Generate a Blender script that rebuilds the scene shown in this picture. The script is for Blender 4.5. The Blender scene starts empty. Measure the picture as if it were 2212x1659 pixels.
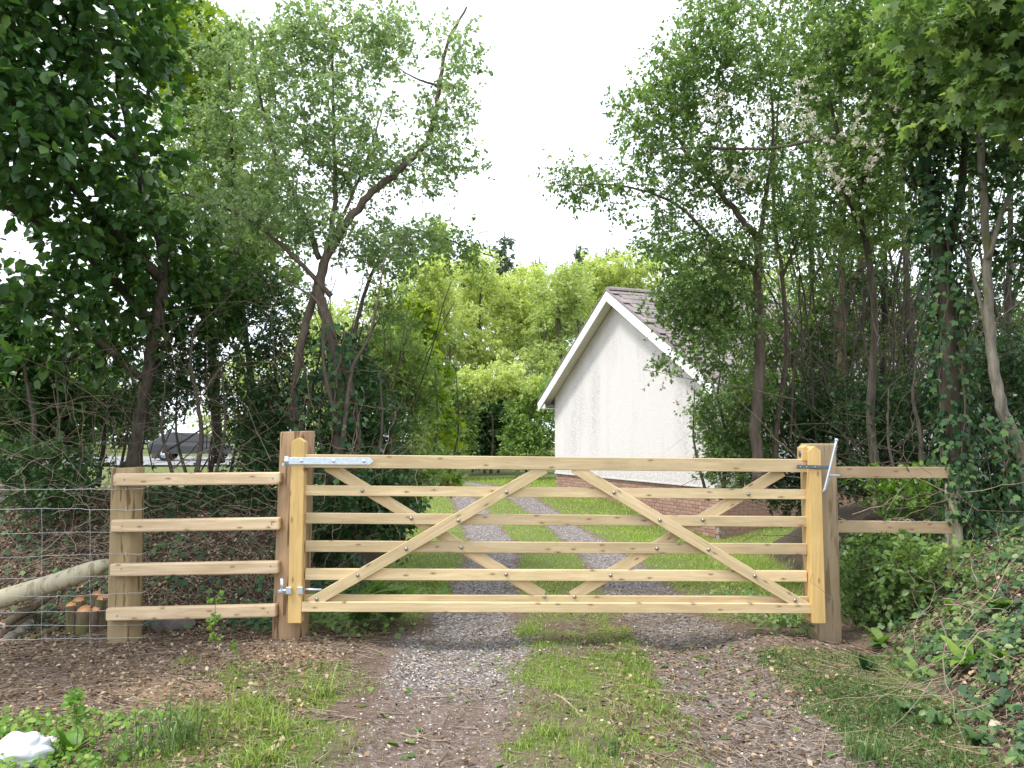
import bpy, bmesh, math, random
import numpy as np
from mathutils import Vector, Matrix

# ------------------------------------------------------------------ camera
SC = bpy.context.scene
COL = SC.collection
PITCH = math.radians(4.2)
CAM_Z = 1.40
cam_d = bpy.data.cameras.new('camera')
cam_d.lens = 27.06; cam_d.sensor_width = 36.0
cam_d.clip_start = 0.05; cam_d.clip_end = 1000
cam = bpy.data.objects.new('camera', cam_d); COL.objects.link(cam)
cam.location = (0, 0, CAM_Z); cam.rotation_euler = (math.pi/2 + PITCH, 0, 0)
SC.camera = cam
# ------------------------------------------------------------------ light
SUN = Vector((-0.47, -0.20, 0.86)).normalized()
W = bpy.data.worlds.new('World'); SC.world = W; W.use_nodes = True
nt = W.node_tree; nt.nodes.clear()
def nd(t, typ, **kw):
    n = t.nodes.new(typ)
    for k, v in kw.items():
        if k.startswith('i_'):
            n.inputs[k[2:].replace('_', ' ')].default_value = v
        else: setattr(n, k, v)
    return n
sky = nd(nt, 'ShaderNodeTexSky', sky_type='NISHITA', sun_disc=False)
sky.sun_elevation = math.asin(SUN.z); sky.sun_rotation = math.atan2(SUN.x, SUN.y)
tc_ = nd(nt, 'ShaderNodeTexCoord')
cl = nd(nt, 'ShaderNodeTexNoise', i_Scale=2.2, i_Detail=5.0, i_Roughness=0.55)
cr = nd(nt, 'ShaderNodeValToRGB')
cr.color_ramp.elements[0].position = 0.30; cr.color_ramp.elements[0].color = (.72, .72, .72, 1)
cr.color_ramp.elements[1].position = 0.52; cr.color_ramp.elements[1].color = (1, 1, 1, 1)
mx = nd(nt, 'ShaderNodeMixRGB'); mx.inputs[2].default_value = (11.7, 12.5, 13.7, 1)
bg = nd(nt, 'ShaderNodeBackground', i_Strength=0.12)
wo = nd(nt, 'ShaderNodeOutputWorld')
nt.links.new(tc_.outputs['Generated'], cl.inputs['Vector'])
nt.links.new(cl.outputs['Fac'], cr.inputs[0]); nt.links.new(cr.outputs[0], mx.inputs[0])
nt.links.new(sky.outputs[0], mx.inputs[1]); nt.links.new(mx.outputs[0], bg.inputs['Color'])
nt.links.new(bg.outputs[0], wo.inputs[0])
sl = bpy.data.lights.new('sun', 'SUN'); sl.energy = 2.9; sl.angle = math.radians(11); sl.color = (1, .965, .90)
so = bpy.data.objects.new('sun', sl); COL.objects.link(so)
so.rotation_euler = SUN.to_track_quat('Z', 'Y').to_euler()
SC.view_settings.view_transform = 'Standard'; SC.view_settings.look = 'None'
SC.view_settings.exposure = 0.5; SC.view_settings.gamma = 1.0
try:
    SC.cycles.max_bounces = 7; SC.cycles.diffuse_bounces = 4; SC.cycles.transmission_bounces = 4
    SC.cycles.glossy_bounces = 2
except Exception: pass

# ------------------------------------------------------------------ helpers
RNG = np.random.default_rng(11)
F_PX = 1663.0
CP, SP = math.cos(PITCH), math.sin(PITCH)
def U(u, v, Y):
    """point of the place seen at (u, v) of the 2212x1659 view, Y metres in front"""
    dx = (u - 1106) / F_PX; dy = -(v - 829.5) / F_PX
    d = np.array((dx, CP - dy*SP, SP + dy*CP))
    return np.array((0, 0, CAM_Z)) + d * (Y / d[1])
def sm(a, b, x):
    t = np.clip((np.asarray(x, float) - a) / (b - a), 0, 1); return t*t*(3 - 2*t)
_LAT = np.random.default_rng(5).random((256, 256))
def vn(x, y, s=1.0, o=0):
    x = np.asarray(x, float)*s + o*17.3; y = np.asarray(y, float)*s + o*9.1
    xi = np.floor(x).astype(int); yi = np.floor(y).astype(int); fx = x - xi; fy = y - yi
    fx = fx*fx*(3 - 2*fx); fy = fy*fy*(3 - 2*fy)
    g = lambda i, j: _LAT[(xi + i) % 256, (yi + j) % 256]
    return (g(0,0)*(1-fx) + g(1,0)*fx)*(1-fy) + (g(0,1)*(1-fx) + g(1,1)*fx)*fy
def fbm(x, y, s=1.0, o=0):
    return .55*vn(x, y, s, o) + .3*vn(x, y, s*2.1, o+1) + .15*vn(x, y, s*4.3, o+2)
TRK_Y = [0, 5.2, 7.5, 11, 12.7, 16, 19.8, 24, 30]
TRK_X = [.35, .45, .47, .50, .33, 0.02, -.46, -1.6, -4.2]
def tcx(y): return np.interp(y, TRK_Y, TRK_X)
def x0r(y): return np.interp(y, [1, 3, 5.2, 8, 12], [1.5, 1.75, 2.28, 2.75, 3.3])
def H(x, y):
    x = np.asarray(x, float); y = np.asarray(y, float)
    z = .03 - .15*sm(5.5, 10, y) + .14*sm(17, 25, y) + .30*sm(26, 45, y) + .3*sm(50, 80, y)
    ed = np.interp(y, [5, 7, 9, 13], [-1.45, -1.35, -1.3, -1.6])
    lb = sm(5.65, 7.4, y) * (1 - sm(9.8, 13, y)) * sm(0, 1, (ed - x)/.9)
    z = z + lb * (.92 + .18*(fbm(x, y, 1.1, 3) - .5))
    a0 = x0r(y)
    rb = sm(0, 1, (x - a0)/1.35) * (1 - sm(10, 13.5, y))
    z = z + rb * (.70 + .2*(fbm(x, y, 1.3, 7) - .5))
    z = z - .48*np.exp(-((x - 3.9)**2/3.2 + (y - 14.6)**2/9))
    z = z + .07*np.exp(-((x - 1.75)**2/.16 + (y - 5.1)**2/.05)) + .05*np.exp(-((x + 1.55)**2/.25 + (y - 5.15)**2/.1))
    d = np.abs(np.abs(x - tcx(y)) - .75)
    z = z - .035*(1 - sm(.1, .45, d)) * (y < 26)
    near = np.exp(-np.maximum(y - 6, 0)/6)
    return z + near*(.05*(fbm(x, y, 1.6, 1) - .5) + .03*(fbm(x, y, 7, 2) - .5) + .012*(vn(x, y, 30, 4) - .5))
def G(u, v, it=40):
    """point of the ground seen at (u, v)"""
    lo, hi = 1.5, 40.0
    for _ in range(it):
        m = .5*(lo + hi); p = U(u, v, m)
        if p[2] > H(p[0], p[1]): lo = m
        else: hi = m
    p = U(u, v, lo); p[2] = float(H(p[0], p[1])); return p

def mesh_np(name, V, F, mat=None, rnd=None, smooth=False, k=None):
    """V (n,3); F (m,k) or list of such arrays"""
    Fs = F if isinstance(F, list) else [F]
    me = bpy.data.meshes.new(name)
    V = np.ascontiguousarray(V, np.float32)
    nl = sum(f.size for f in Fs); npoly = sum(len(f) for f in Fs)
    me.vertices.add(len(V)); me.vertices.foreach_set('co', V.ravel())
    me.loops.add(nl); me.polygons.add(npoly)
    me.loops.foreach_set('vertex_index', np.concatenate([f.ravel() for f in Fs]).astype(np.int32))
    st = []; o = 0
    for f in Fs:
        st.append(o + np.arange(len(f))*f.shape[1]); o += f.size
    me.polygons.foreach_set('loop_start', np.concatenate(st).astype(np.int32))
    if smooth: me.polygons.foreach_set('use_smooth', np.ones(npoly, bool))
    me.update(calc_edges=True)
    if rnd is not None:
        a = me.attributes.new('rnd', 'FLOAT', 'FACE'); a.data.foreach_set('value', np.asarray(rnd, np.float32))
    if mat: me.materials.append(mat)
    return me
def link(name, me, parent=None, loc=(0,0,0), rot=(0,0,0)):
    o = bpy.data.objects.new(name, me); COL.objects.link(o)
    o.location = loc; o.rotation_euler = rot
    if parent is not None: o.parent = parent
    return o
def tag(o, label=None, cat=None, group=None, kind=None):
    if label: o['label'] = label
    if cat: o['category'] = cat
    if group: o['group'] = group
    if kind: o['kind'] = kind
    return o
def thing(name, label, cat, loc=(0,0,0), group=None, rot=(0,0,0)):
    o = bpy.data.objects.new(name, None); COL.objects.link(o); o.empty_display_size = .1
    o.location = tuple(float(c) for c in loc); o.rotation_euler = rot
    return tag(o, label, cat, group)
def bm_mesh(name, bm, mat=None, smooth=False):
    me = bpy.data.meshes.new(name); bm.normal_update(); bm.to_mesh(me); bm.free()
    if smooth: me.polygons.foreach_set('use_smooth', np.ones(len(me.polygons), bool))
    if mat: me.materials.append(mat)
    return me
def box_mesh(name, sx, sy, sz, mat, bev=.003, seg=1, org=(0,0,0)):
    bm = bmesh.new(); bmesh.ops.create_cube(bm, size=1)
    for v in bm.verts: v.co = Vector((v.co.x*sx + org[0], v.co.y*sy + org[1], v.co.z*sz + org[2]))
    if bev: bmesh.ops.bevel(bm, geom=list(bm.edges), offset=bev, segments=seg, affect='EDGES', profile=.5)
    return bm_mesh(name, bm, mat)
def prism_mesh(name, poly, y0, y1, mat, bev=0):
    """polygon in x,z extruded along y"""
    bm = bmesh.new()
    a = [bm.verts.new((p[0], y0, p[1])) for p in poly]; b = [bm.verts.new((p[0], y1, p[1])) for p in poly]
    bm.faces.new(a); bm.faces.new(b[::-1]); n = len(poly)
    for i in range(n): bm.faces.new((a[i], b[i], b[(i+1) % n], a[(i+1) % n]))
    bmesh.ops.recalc_face_normals(bm, faces=bm.faces)
    if bev: bmesh.ops.bevel(bm, geom=list(bm.edges), offset=bev, segments=1, affect='EDGES')
    return bm_mesh(name, bm, mat)
def tube_np(P, R, k=3, caps=False):
    """P (n,m,3) polylines, R (n,m) radii -> V, F"""
    P = np.asarray(P, float); R = np.asarray(R, float)
    n, m, _ = P.shape
    T = np.gradient(P, axis=1); T /= np.linalg.norm(T, axis=2, keepdims=True) + 1e-9
    ref = np.where(np.abs(T[..., 2:3]) > .9, np.array((1., 0, 0)), np.array((0, 0, 1.)))
    ref = np.broadcast_to(ref[:, :1], T.shape)
    A = np.cross(T, ref); A /= np.linalg.norm(A, axis=2, keepdims=True) + 1e-9
    B = np.cross(T, A)
    an = np.arange(k)*2*np.pi/k
    V = P[:, :, None] + R[:, :, None, None]*(A[:, :, None]*np.cos(an)[None, None, :, None] + B[:, :, None]*np.sin(an)[None, None, :, None])
    idx = np.arange(n*m*k).reshape(n, m, k)
    a = idx[:, :-1, :]; b = np.roll(idx, -1, 2)[:, :-1, :]; c = np.roll(idx, -1, 2)[:, 1:, :]; d = idx[:, 1:, :]
    F = np.stack([a, b, c, d], -1).reshape(-1, 4)
    return V.reshape(-1, 3), F
def smooth_line(pts, n):
    """Catmull-Rom through pts (with radius column allowed)"""
    P = np.asarray(pts, float); P = np.vstack([2*P[0]-P[1], P, 2*P[-1]-P[-2]])
    t = np.linspace(0, len(P) - 3 - 1e-6, n); i = t.astype(int); f = (t - i)[:, None]
    a, b, c, d = P[i], P[i+1], P[i+2], P[i+3]
    return .5*(2*b + (c-a)*f + (2*a-5*b+4*c-d)*f**2 + (3*b-a-3*c+d)*f**3)
def stem_mesh(name, pts, rad, mat, k=10, lump=.06, seed=0, cap=True, flare=True):
    P = np.asarray(pts, float); R = np.asarray(rad, float)
    V, F = tube_np(P[None], R[None], k)
    m = len(P); rg = np.random.default_rng(seed)
    j = 1 + lump*(rg.random((m, k)) - .5)*2
    V = V.reshape(m, k, 3); V = P[:, None] + (V - P[:, None])*j[..., None]
    V = V.reshape(-1, 3)
    Fs = [F]
    if cap:
        Fs.append(np.arange((m-1)*k, m*k)[None]); Fs.append(np.arange(k)[::-1][None])
    return mesh_np(name, V, Fs, mat, smooth=True)
def rod(name, a, b, r, mat, parent=None, k=8):
    P = np.array([a, b], float); R = np.array([r, r])
    V, F = tube_np(P[None], R[None], k)
    return link(name, mesh_np(name, V, [F, np.arange(k, 2*k)[None], np.arange(k)[::-1][None]], mat), parent)

# ------------------------------------------------------------------ materials
def new_mat(name):
    m = bpy.data.materials.new(name); m.use_nodes = True; t = m.node_tree; t.nodes.clear()
    out = nd(t, 'ShaderNodeOutputMaterial'); return m, t, out
def ramp(t, stops, fac=None, interp='LINEAR'):
    r = nd(t, 'ShaderNodeValToRGB'); e = r.color_ramp; e.interpolation = interp
    while len(e.elements) < len(stops): e.elements.new(.5)
    for el, (p, c) in zip(e.elements, stops):
        el.position = p; el.color = (*c, 1) if len(c) == 3 else c
    if fac is not None: t.links.new(fac, r.inputs[0])
    return r.outputs[0]
def mixc(t, f, a, b, mode='MIX'):
    m = nd(t, 'ShaderNodeMixRGB', blend_type=mode)
    for i, s in ((0, f), (1, a), (2, b)):
        if isinstance(s, bpy.types.NodeSocket): t.links.new(s, m.inputs[i])
        else: m.inputs[i].default_value = s if i == 0 else (*s, 1)
    return m.outputs[0]
def math_n(t, op, a, b=None, clamp=False):
    m = nd(t, 'ShaderNodeMath', operation=op, use_clamp=clamp)
    for i, s in ((0, a), (1, b)):
        if s is None: continue
        if isinstance(s, bpy.types.NodeSocket): t.links.new(s, m.inputs[i])
        else: m.inputs[i].default_value = s
    return m.outputs[0]
def mapped(t, scale=(1,1,1), rnd=False, kind='Object', rot=(0,0,0)):
    tc = nd(t, 'ShaderNodeTexCoord'); mp = nd(t, 'ShaderNodeMapping'); mp.inputs['Scale'].default_value = scale
    mp.inputs['Rotation'].default_value = rot
    t.links.new(tc.outputs[kind], mp.inputs['Vector'])
    if rnd:
        oi = nd(t, 'ShaderNodeObjectInfo'); cb = nd(t, 'ShaderNodeCombineXYZ')
        for i, s in enumerate((37., 11., 23.)):
            t.links.new(math_n(t, 'MULTIPLY', oi.outputs['Random'], s), cb.inputs[i])
        t.links.new(cb.outputs[0], mp.inputs['Location'])
    return mp.outputs[0]
def noise(t, vec, scale, detail=3., rough=.55, dist=0.):
    n = nd(t, 'ShaderNodeTexNoise', i_Scale=scale, i_Detail=detail, i_Roughness=rough, i_Distortion=dist)
    if vec is not None: t.links.new(vec, n.inputs['Vector'])
    return n.outputs['Fac']
def principled(t, out, col, rough=.7, bump=None, bs=.3, bd=.01, metal=0., spec=.4):
    p = nd(t, 'ShaderNodeBsdfPrincipled')
    if isinstance(col, bpy.types.NodeSocket): t.links.new(col, p.inputs['Base Color'])
    else: p.inputs['Base Color'].default_value = (*col, 1)
    if isinstance(rough, bpy.types.NodeSocket): t.links.new(rough, p.inputs['Roughness'])
    else: p.inputs['Roughness'].default_value = rough
    p.inputs['Metallic'].default_value = metal; p.inputs['Specular IOR Level'].default_value = spec
    if bump is not None:
        b = nd(t, 'ShaderNodeBump', i_Strength=bs, i_Distance=bd); t.links.new(bump, b.inputs['Height'])
        t.links.new(b.outputs[0], p.inputs['Normal'])
    t.links.new(p.outputs[0], out.inputs[0]); return p
def wood(name, light, dark, knot=(.20, .10, .045), kn=1.0):
    m, t, out = new_mat(name)
    v = mapped(t, (1.2, 16, 16), True)
    n = noise(t, v, 2.2, 5, .6, .8)
    c = ramp(t, [(.28, tuple(x*.82 for x in dark)), (.45, dark), (.62, light)], n)
    v2 = mapped(t, (1, 1, 1), True)
    big = noise(t, v2, 2.3, 2)
    c = mixc(t, .45, c, ramp(t, [(.3, tuple(x*.80 for x in light)), (.7, tuple(min(1, x*1.12) for x in light))], big))
    gt = noise(t, mapped(t, (.9, 3, 3), True), 2.6, 4, .6)
    c = mixc(t, math_n(t, 'MULTIPLY', ramp(t, [(.50, (0,0,0)), (.75, (1,1,1))], gt), .55), c, tuple(x*y_ for x, y_ in zip(dark, (.80, .86, .80))))
    oi = nd(t, 'ShaderNodeObjectInfo')
    hv = nd(t, 'ShaderNodeHueSaturation'); hv.inputs['Saturation'].default_value = .95
    t.links.new(c, hv.inputs['Color']); t.links.new(math_n(t, 'MULTIPLY_ADD', oi.outputs['Random'], .36), hv.inputs['Value'])
    hv.inputs['Value'].links[0].from_node.inputs[2].default_value = .78
    c = hv.outputs[0]
    vk = mapped(t, (5.5, 1, 15), True)
    sx = nd(t, 'ShaderNodeSeparateXYZ'); cx_ = nd(t, 'ShaderNodeCombineXYZ'); t.links.new(vk, sx.inputs[0])
    t.links.new(sx.outputs[0], cx_.inputs[0]); t.links.new(sx.outputs[2], cx_.inputs[1])
    vo = nd(t, 'ShaderNodeTexVoronoi', i_Scale=1.0, feature='F1'); vo.voronoi_dimensions = '2D'; t.links.new(cx_.outputs[0], vo.inputs['Vector'])
    nk = noise(t, mapped(t, (1, 1, 1), True), 60, 2)
    k1 = ramp(t, [(.035, (1,1,1)), (.10, (.35,.35,.35)), (.17, (0,0,0))], math_n(t, 'ADD', vo.outputs['Distance'], math_n(t, 'MULTIPLY', math_n(t, 'SUBTRACT', nk, .5), .12)))
    sep = nd(t, 'ShaderNodeSeparateColor'); t.links.new(vo.outputs['Color'], sep.inputs[0])
    gate_ = math_n(t, 'GREATER_THAN', sep.outputs[0], 1 - .5*kn)
    kf = math_n(t, 'MULTIPLY', math_n(t, 'MULTIPLY', k1, gate_), .85)
    c = mixc(t, kf, c, knot)
    principled(t, out, c, .66, n, .35, .004, spec=.25)
    return m
M = {}
M['rail'] = wood('pale_sawn_wood', (.67, .51, .295), (.49, .355, .175))
M['stile'] = wood('orange_sawn_wood', (.63, .415, .155), (.52, .325, .105), kn=.5)
M['fencerail'] = wood('pinkish_sawn_wood', (.67, .505, .325), (.46, .315, .175), kn=.9)
M['boardrail'] = wood('brown_board_wood', (.56, .40, .235), (.45, .30, .165), kn=.8)
def round_wood(name, light, dark, crack=.3):
    m, t, out = new_mat(name)
    v = mapped(t, (9, 9, .8), True); n = noise(t, v, 1.8, 5, .6, .5)
    c = ramp(t, [(.3, dark), (.65, light)], n)
    b = noise(t, mapped(t, (1, 1, .5), True), 3.5, 3); c = mixc(t, math_n(t, 'MULTIPLY', b, .7), c, tuple(x*.62 for x in light))
    vs = mapped(t, (22, 22, 2.4), True); s = noise(t, vs, 1.3, 2, .5, .3)
    ck = ramp(t, [(.57, (0,0,0)), (.63, (1,1,1))], s)
    c = mixc(t, math_n(t, 'MULTIPLY', ck, crack), c, (.12, .065, .03))
    principled(t, out, c, .75, n, .3, .006, spec=.2); return m
M['post'] = round_wood('brown_round_post_wood', (.47, .315, .185), (.28, .175, .10), .85)
M['post2'] = round_wood('greenish_round_post_wood', (.43, .325, .18), (.26, .19, .10), .85)
M['post3'] = round_wood('grey_brown_post_wood', (.44, .335, .215), (.30, .22, .135), .5)
M['stake'] = round_wood('pale_peeled_stake_wood', (.60, .54, .38), (.44, .38, .25), .45)
def simple(name, col, rough=.6, metal=0., var=.15, sc=20., spec=.4, bs=.2):
    m, t, out = new_mat(name); n = noise(t, mapped(t), sc, 4)
    c = ramp(t, [(.3, tuple(x*(1-var) for x in col)), (.7, tuple(min(1, x*(1+var)) for x in col))], n)
    principled(t, out, c, rough, n, bs, .004, metal, spec); return m
M['steel'] = simple('galvanised_steel', (.60, .66, .74), .38, .75, .10, 40)
M['darksteel'] = simple('dark_galvanised_steel', (.13, .15, .17), .5, .6, .15, 40)
M['wire'] = simple('fence_wire_metal', (.55, .57, .60), .4, .6, .1, 30)
M['bolt'] = simple('bolt_metal', (.30, .29, .27), .32, .9, .2, 60)
M['whiteplastic'] = simple('white_gloss_paint', (.82, .82, .80), .35, 0, .04, 8)
M['cutface'] = simple('fresh_cut_orange_wood', (.72, .36, .16), .8, 0, .18, 40)
M['pinkcut'] = simple('pinkish_cut_wood', (.62, .40, .30), .8, 0, .15, 40)
M['rock'] = simple('grey_rock', (.13, .115, .105), .85, 0, .35, 9, bs=.7)
M['stone'] = simple('pale_buff_stone', (.44, .36, .28), .9, 0, .25, 14, bs=.6)
def bark(name, a, b, moss=0., sc=1.):
    m, t, out = new_mat(name)
    n = noise(t, mapped(t, (14*sc, 14*sc, 3*sc), True), 2.0, 6, .65, .4)
    c = ramp(t, [(.28, a), (.72, b)], n)
    if moss:
        mo = noise(t, mapped(t, (1,1,1), True), 5, 4)
        c = mixc(t, ramp(t, [(.66 - moss*.25, (0,0,0)), (.78 - moss*.25, (.7,.7,.7))], mo), c, (.115, .12, .035))
    principled(t, out, c, .85, n, .6, .012, spec=.15); return m
M['bark'] = bark('dark_grey_brown_bark', (.045, .038, .029), (.15, .127, .098))
M['bark_red'] = bark('reddish_brown_bark', (.070, .054, .042), (.20, .16, .125))
M['bark_pale'] = bark('pale_grey_bark', (.09, .082, .062), (.28, .255, .205), .35)
M['bark_moss'] = bark('mossy_bark', (.08, .06, .04), (.22, .17, .12), .6)
M['twig'] = bark('twig_bark', (.10, .075, .055), (.24, .19, .14))
M['drytwig'] = bark('dry_twig_bark', (.20, .15, .10), (.42, .34, .25))
def leafmat(name, stops, trans=.45, rough=.40, tw=(1.12, 1.15, .55), spec=.5):
    m, t, out = new_mat(name)
    at = nd(t, 'ShaderNodeAttribute', attribute_name='rnd')
    c = ramp(t, stops, at.outputs['Fac'])
    p = nd(t, 'ShaderNodeBsdfPrincipled'); t.links.new(c, p.inputs['Base Color'])
    p.inputs['Roughness'].default_value = rough; p.inputs['Specular IOR Level'].default_value = spec
    tr = nd(t, 'ShaderNodeBsdfTranslucent'); t.links.new(mixc(t, 1., c, tw, 'MULTIPLY'), tr.inputs['Color'])
    ms = nd(t, 'ShaderNodeMixShader', i_Fac=trans)
    t.links.new(p.outputs[0], ms.inputs[1]); t.links.new(tr.outputs[0], ms.inputs[2]); t.links.new(ms.outputs[0], out.inputs[0])
    return m
M['lf_big'] = leafmat('broad_dark_green_leaf', [(0, (.030, .085, .024)), (.6, (.065, .155, .040)), (1, (.16, .28, .055))], .42)
M['lf_yel'] = leafmat('yellow_green_leaf', [(0, (.10, .19, .025)), (.5, (.20, .31, .03)), (1, (.36, .42, .03))], .5)
M['lf_haw'] = leafmat('hawthorn_green_leaf', [(0, (.075, .155, .05)), (.55, (.165, .275, .09)), (1, (.38, .48, .19))], .52)
M['lf_grey'] = leafmat('grey_green_small_leaf', [(0, (.12, .21, .11)), (.5, (.25, .36, .19)), (1, (.46, .56, .32))], .54)
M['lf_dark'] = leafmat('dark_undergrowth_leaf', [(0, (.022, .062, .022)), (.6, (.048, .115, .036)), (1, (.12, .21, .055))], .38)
M['lf_far'] = leafmat('sunlit_spring_leaf', [(0, (.34, .43, .14)), (.5, (.52, .60, .23)), (1, (.66, .70, .34))], .5, .55)
M['lf_far2'] = leafmat('mid_green_far_leaf', [(0, (.25, .34, .13)), (.5, (.41, .50, .20)), (1, (.57, .63, .31))], .5, .55)
M['lf_hedge'] = leafmat('hedge_leaf', [(0, (.10, .20, .05)), (.5, (.21, .33, .08)), (1, (.40, .50, .15))], .45, .5)
M['lf_con'] = leafmat('blue_green_conifer_needle', [(0, (.05, .09, .06)), (.5, (.09, .14, .09)), (1, (.17, .22, .13))], .3, .6)
M['lf_ivy'] = leafmat('ivy_leaf', [(0, (.022, .062, .028)), (.6, (.05, .115, .045)), (1, (.12, .21, .06))], .22, .5, spec=.3)
M['lf_plant'] = leafmat('fresh_plant_leaf', [(0, (.10, .22, .03)), (.5, (.16, .32, .045)), (1, (.30, .45, .07))], .45, .4)
M['lf_fern'] = leafmat('fern_leaf', [(0, (.09, .19, .05)), (.5, (.17, .29, .08)), (1, (.29, .40, .12))], .45, .5)
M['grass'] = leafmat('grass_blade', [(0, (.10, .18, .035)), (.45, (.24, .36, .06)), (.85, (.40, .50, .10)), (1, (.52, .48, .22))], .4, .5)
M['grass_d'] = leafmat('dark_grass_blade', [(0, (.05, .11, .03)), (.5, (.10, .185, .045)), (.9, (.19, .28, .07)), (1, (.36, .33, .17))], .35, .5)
M['litter'] = leafmat('dry_leaf_litter', [(0, (.06, .038, .024)), (.45, (.18, .115, .072)), (.8, (.36, .25, .16)), (1, (.54, .44, .30))], .15, .8, (1, .9, .7), .1)
M['blossom'] = leafmat('cream_blossom_petal', [(0, (.55, .52, .40)), (1, (.80, .78, .66))], .3, .7, (1, 1, .9))
M['gravel'] = leafmat('pale_gravel_chip', [(0, (.10, .085, .08)), (.45, (.24, .205, .19)), (.8, (.48, .44, .40)), (1, (.70, .66, .60))], 0., .85, (1, 1, 1), .2)

# ground
m, t, out = new_mat('ground_soil_grass_gravel')
pos = mapped(t, (1,1,1))
def attr(n): return nd(t, 'ShaderNodeAttribute', attribute_name=n).outputs['Fac']
n1 = noise(t, pos, 3.0, 6, .65); n2 = noise(t, pos, 38, 4, .65); n3 = noise(t, pos, 140, 2)
soil = ramp(t, [(.28, (.070, .048, .037)), (.5, (.145, .103, .080)), (.75, (.26, .195, .155))], mixc(t, .5, n1, n2))
sand = ramp(t, [(.3, (.17, .11, .07)), (.7, (.34, .235, .15))], n2)
vo = nd(t, 'ShaderNodeTexVoronoi', i_Scale=75.0); t.links.new(pos, vo.inputs['Vector'])
grav = ramp(t, [(0., (.075, .064, .060)), (.45, (.15, .13, .122)), (.8, (.26, .235, .22)), (1., (.46, .42, .39))], nd(t, 'ShaderNodeSeparateColor').outputs[0])
sepn = [x for x in t.nodes if x.bl_idname == 'ShaderNodeSeparateColor'][-1]; t.links.new(vo.outputs['Color'], sepn.inputs[0])
grs = ramp(t, [(.3, (.06, .065, .028)), (.5, (.12, .14, .045)), (.75, (.22, .25, .085))], mixc(t, .5, n2, n3))
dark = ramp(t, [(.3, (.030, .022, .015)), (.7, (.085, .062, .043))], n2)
def edge(a, w=.35): return ramp(t, [(.5 - w*.5, (0,0,0)), (.5 + w*.5, (1,1,1))], math_n(t, 'ADD', a, math_n(t, 'MULTIPLY', math_n(t, 'SUBTRACT', n2, .5), .9)))
c = mixc(t, edge(attr('sand')), soil, sand)
c = mixc(t, edge(attr('gravel')), c, grav)
c = mixc(t, edge(attr('grass')), c, grs)
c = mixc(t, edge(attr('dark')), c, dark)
principled(t, out, c, .92, mixc(t, .5, n2, vo.outputs['Distance']), .6, .02, spec=.15)
M['ground'] = m
M['tarmac'] = simple('pale_tarmac', (.22, .22, .23), .9, 0, .2, 60)

# ------------------------------------------------------------------ ground sheet
def ar(a, b, s): return np.arange(a, b, s)
xs = np.concatenate([np.linspace(-150, -13, 40), ar(-12, -4.6, .3), ar(-4.5, 4.2, .06), ar(4.25, 13, .3), np.linspace(14, 150, 40)])
ys = np.concatenate([np.linspace(-60, 1.2, 14), ar(1.5, 8.4, .06), ar(8.5, 32, .22), np.linspace(33, 220, 60)])
X, Y = np.meshgrid(xs, ys); Z = H(X, Y)
def masks(x, y):
    c = tcx(y); d = np.abs(x - c); rut = np.abs(d - .75)
    nz = fbm(x, y, 1.7, 21); nf = fbm(x, y, 6, 25)
    wid = np.where(y < 5.6, .44, .27)
    gv = 1 - sm(wid - .12, wid + .16, rut + .22*(nf - .5))
    gv = gv*np.where(y < 5.4, .40 + .18*(nf - .5) + .5*sm(4.0, 5.1, y)*(x < .3) + .08*(x > .3), 1.) * (y < 27)
    far = sm(5.5, 6.6, y)
    mid = 1 - sm(.30, .50, d + .34*(nf - .5) + .2*(nz - .5))
    side = sm(1.0, 1.25, d + .2*(nf-.5))
    gr_near = np.clip(mid*(.40 + .75*sm(.32, .50, nz)), 0, 1)
    # left verge and right verge in front of the gate
    ev = np.interp(y, [2, 3.2, 4, 4.6, 5.2], [-.95, -1.0, -.98, -1.15, -1.6])
    lv = np.exp(-((x - ev + .26)/.44)**2) * 1.25 * sm(.22, .42, nz) * (y < 5.0)
    lf = sm(-1.75, -2.2, x - .3*(y < 3.4)) * (y < 3.9) * sm(.3, .5, nf)
    rv = sm(1.42, 1.62, x + .25*(nf - .5)) * (1 - sm(0, .5, x - x0r(y))) * (y < 5.0)
    gr = np.maximum.reduce([gr_near*(1-far), lv, lf*.8, rv*.95])
    grf = np.maximum(mid, side)*far
    gr = np.maximum(gr, grf); gr = np.where(y > 27, 1, gr)
    gr = np.clip(gr, 0, 1) * (1 - np.clip(gv, 0, 1)*far)
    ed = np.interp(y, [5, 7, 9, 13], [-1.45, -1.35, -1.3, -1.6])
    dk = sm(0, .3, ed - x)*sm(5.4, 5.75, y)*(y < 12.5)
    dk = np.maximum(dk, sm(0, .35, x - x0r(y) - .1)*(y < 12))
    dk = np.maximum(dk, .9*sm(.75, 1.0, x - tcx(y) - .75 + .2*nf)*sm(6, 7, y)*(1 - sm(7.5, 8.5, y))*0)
    sd = np.exp(-(((x + 1.75)/.55)**2 + ((y - 4.45)/.45)**2))*1.1*sm(.3, .5, nz) + .8*np.exp(-(((x + 1.35)/.3)**2 + ((y - 5.0)/.22)**2))
    gr = gr*(1 - dk)*(1 - np.clip(sd*1.3, 0, 1)); gv = gv*(1 - dk)
    return gr, np.clip(gv, 0, 1), np.clip(sd, 0, 1), dk
nx, ny = len(xs), len(ys); idx = np.arange(nx*ny).reshape(ny, nx)
F = np.stack([idx[:-1, :-1], idx[:-1, 1:], idx[1:, 1:], idx[1:, :-1]], -1).reshape(-1, 4)
gm = mesh_np('ground', np.stack([X, Y, Z], -1).reshape(-1, 3), F, M['ground'], smooth=True)
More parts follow.
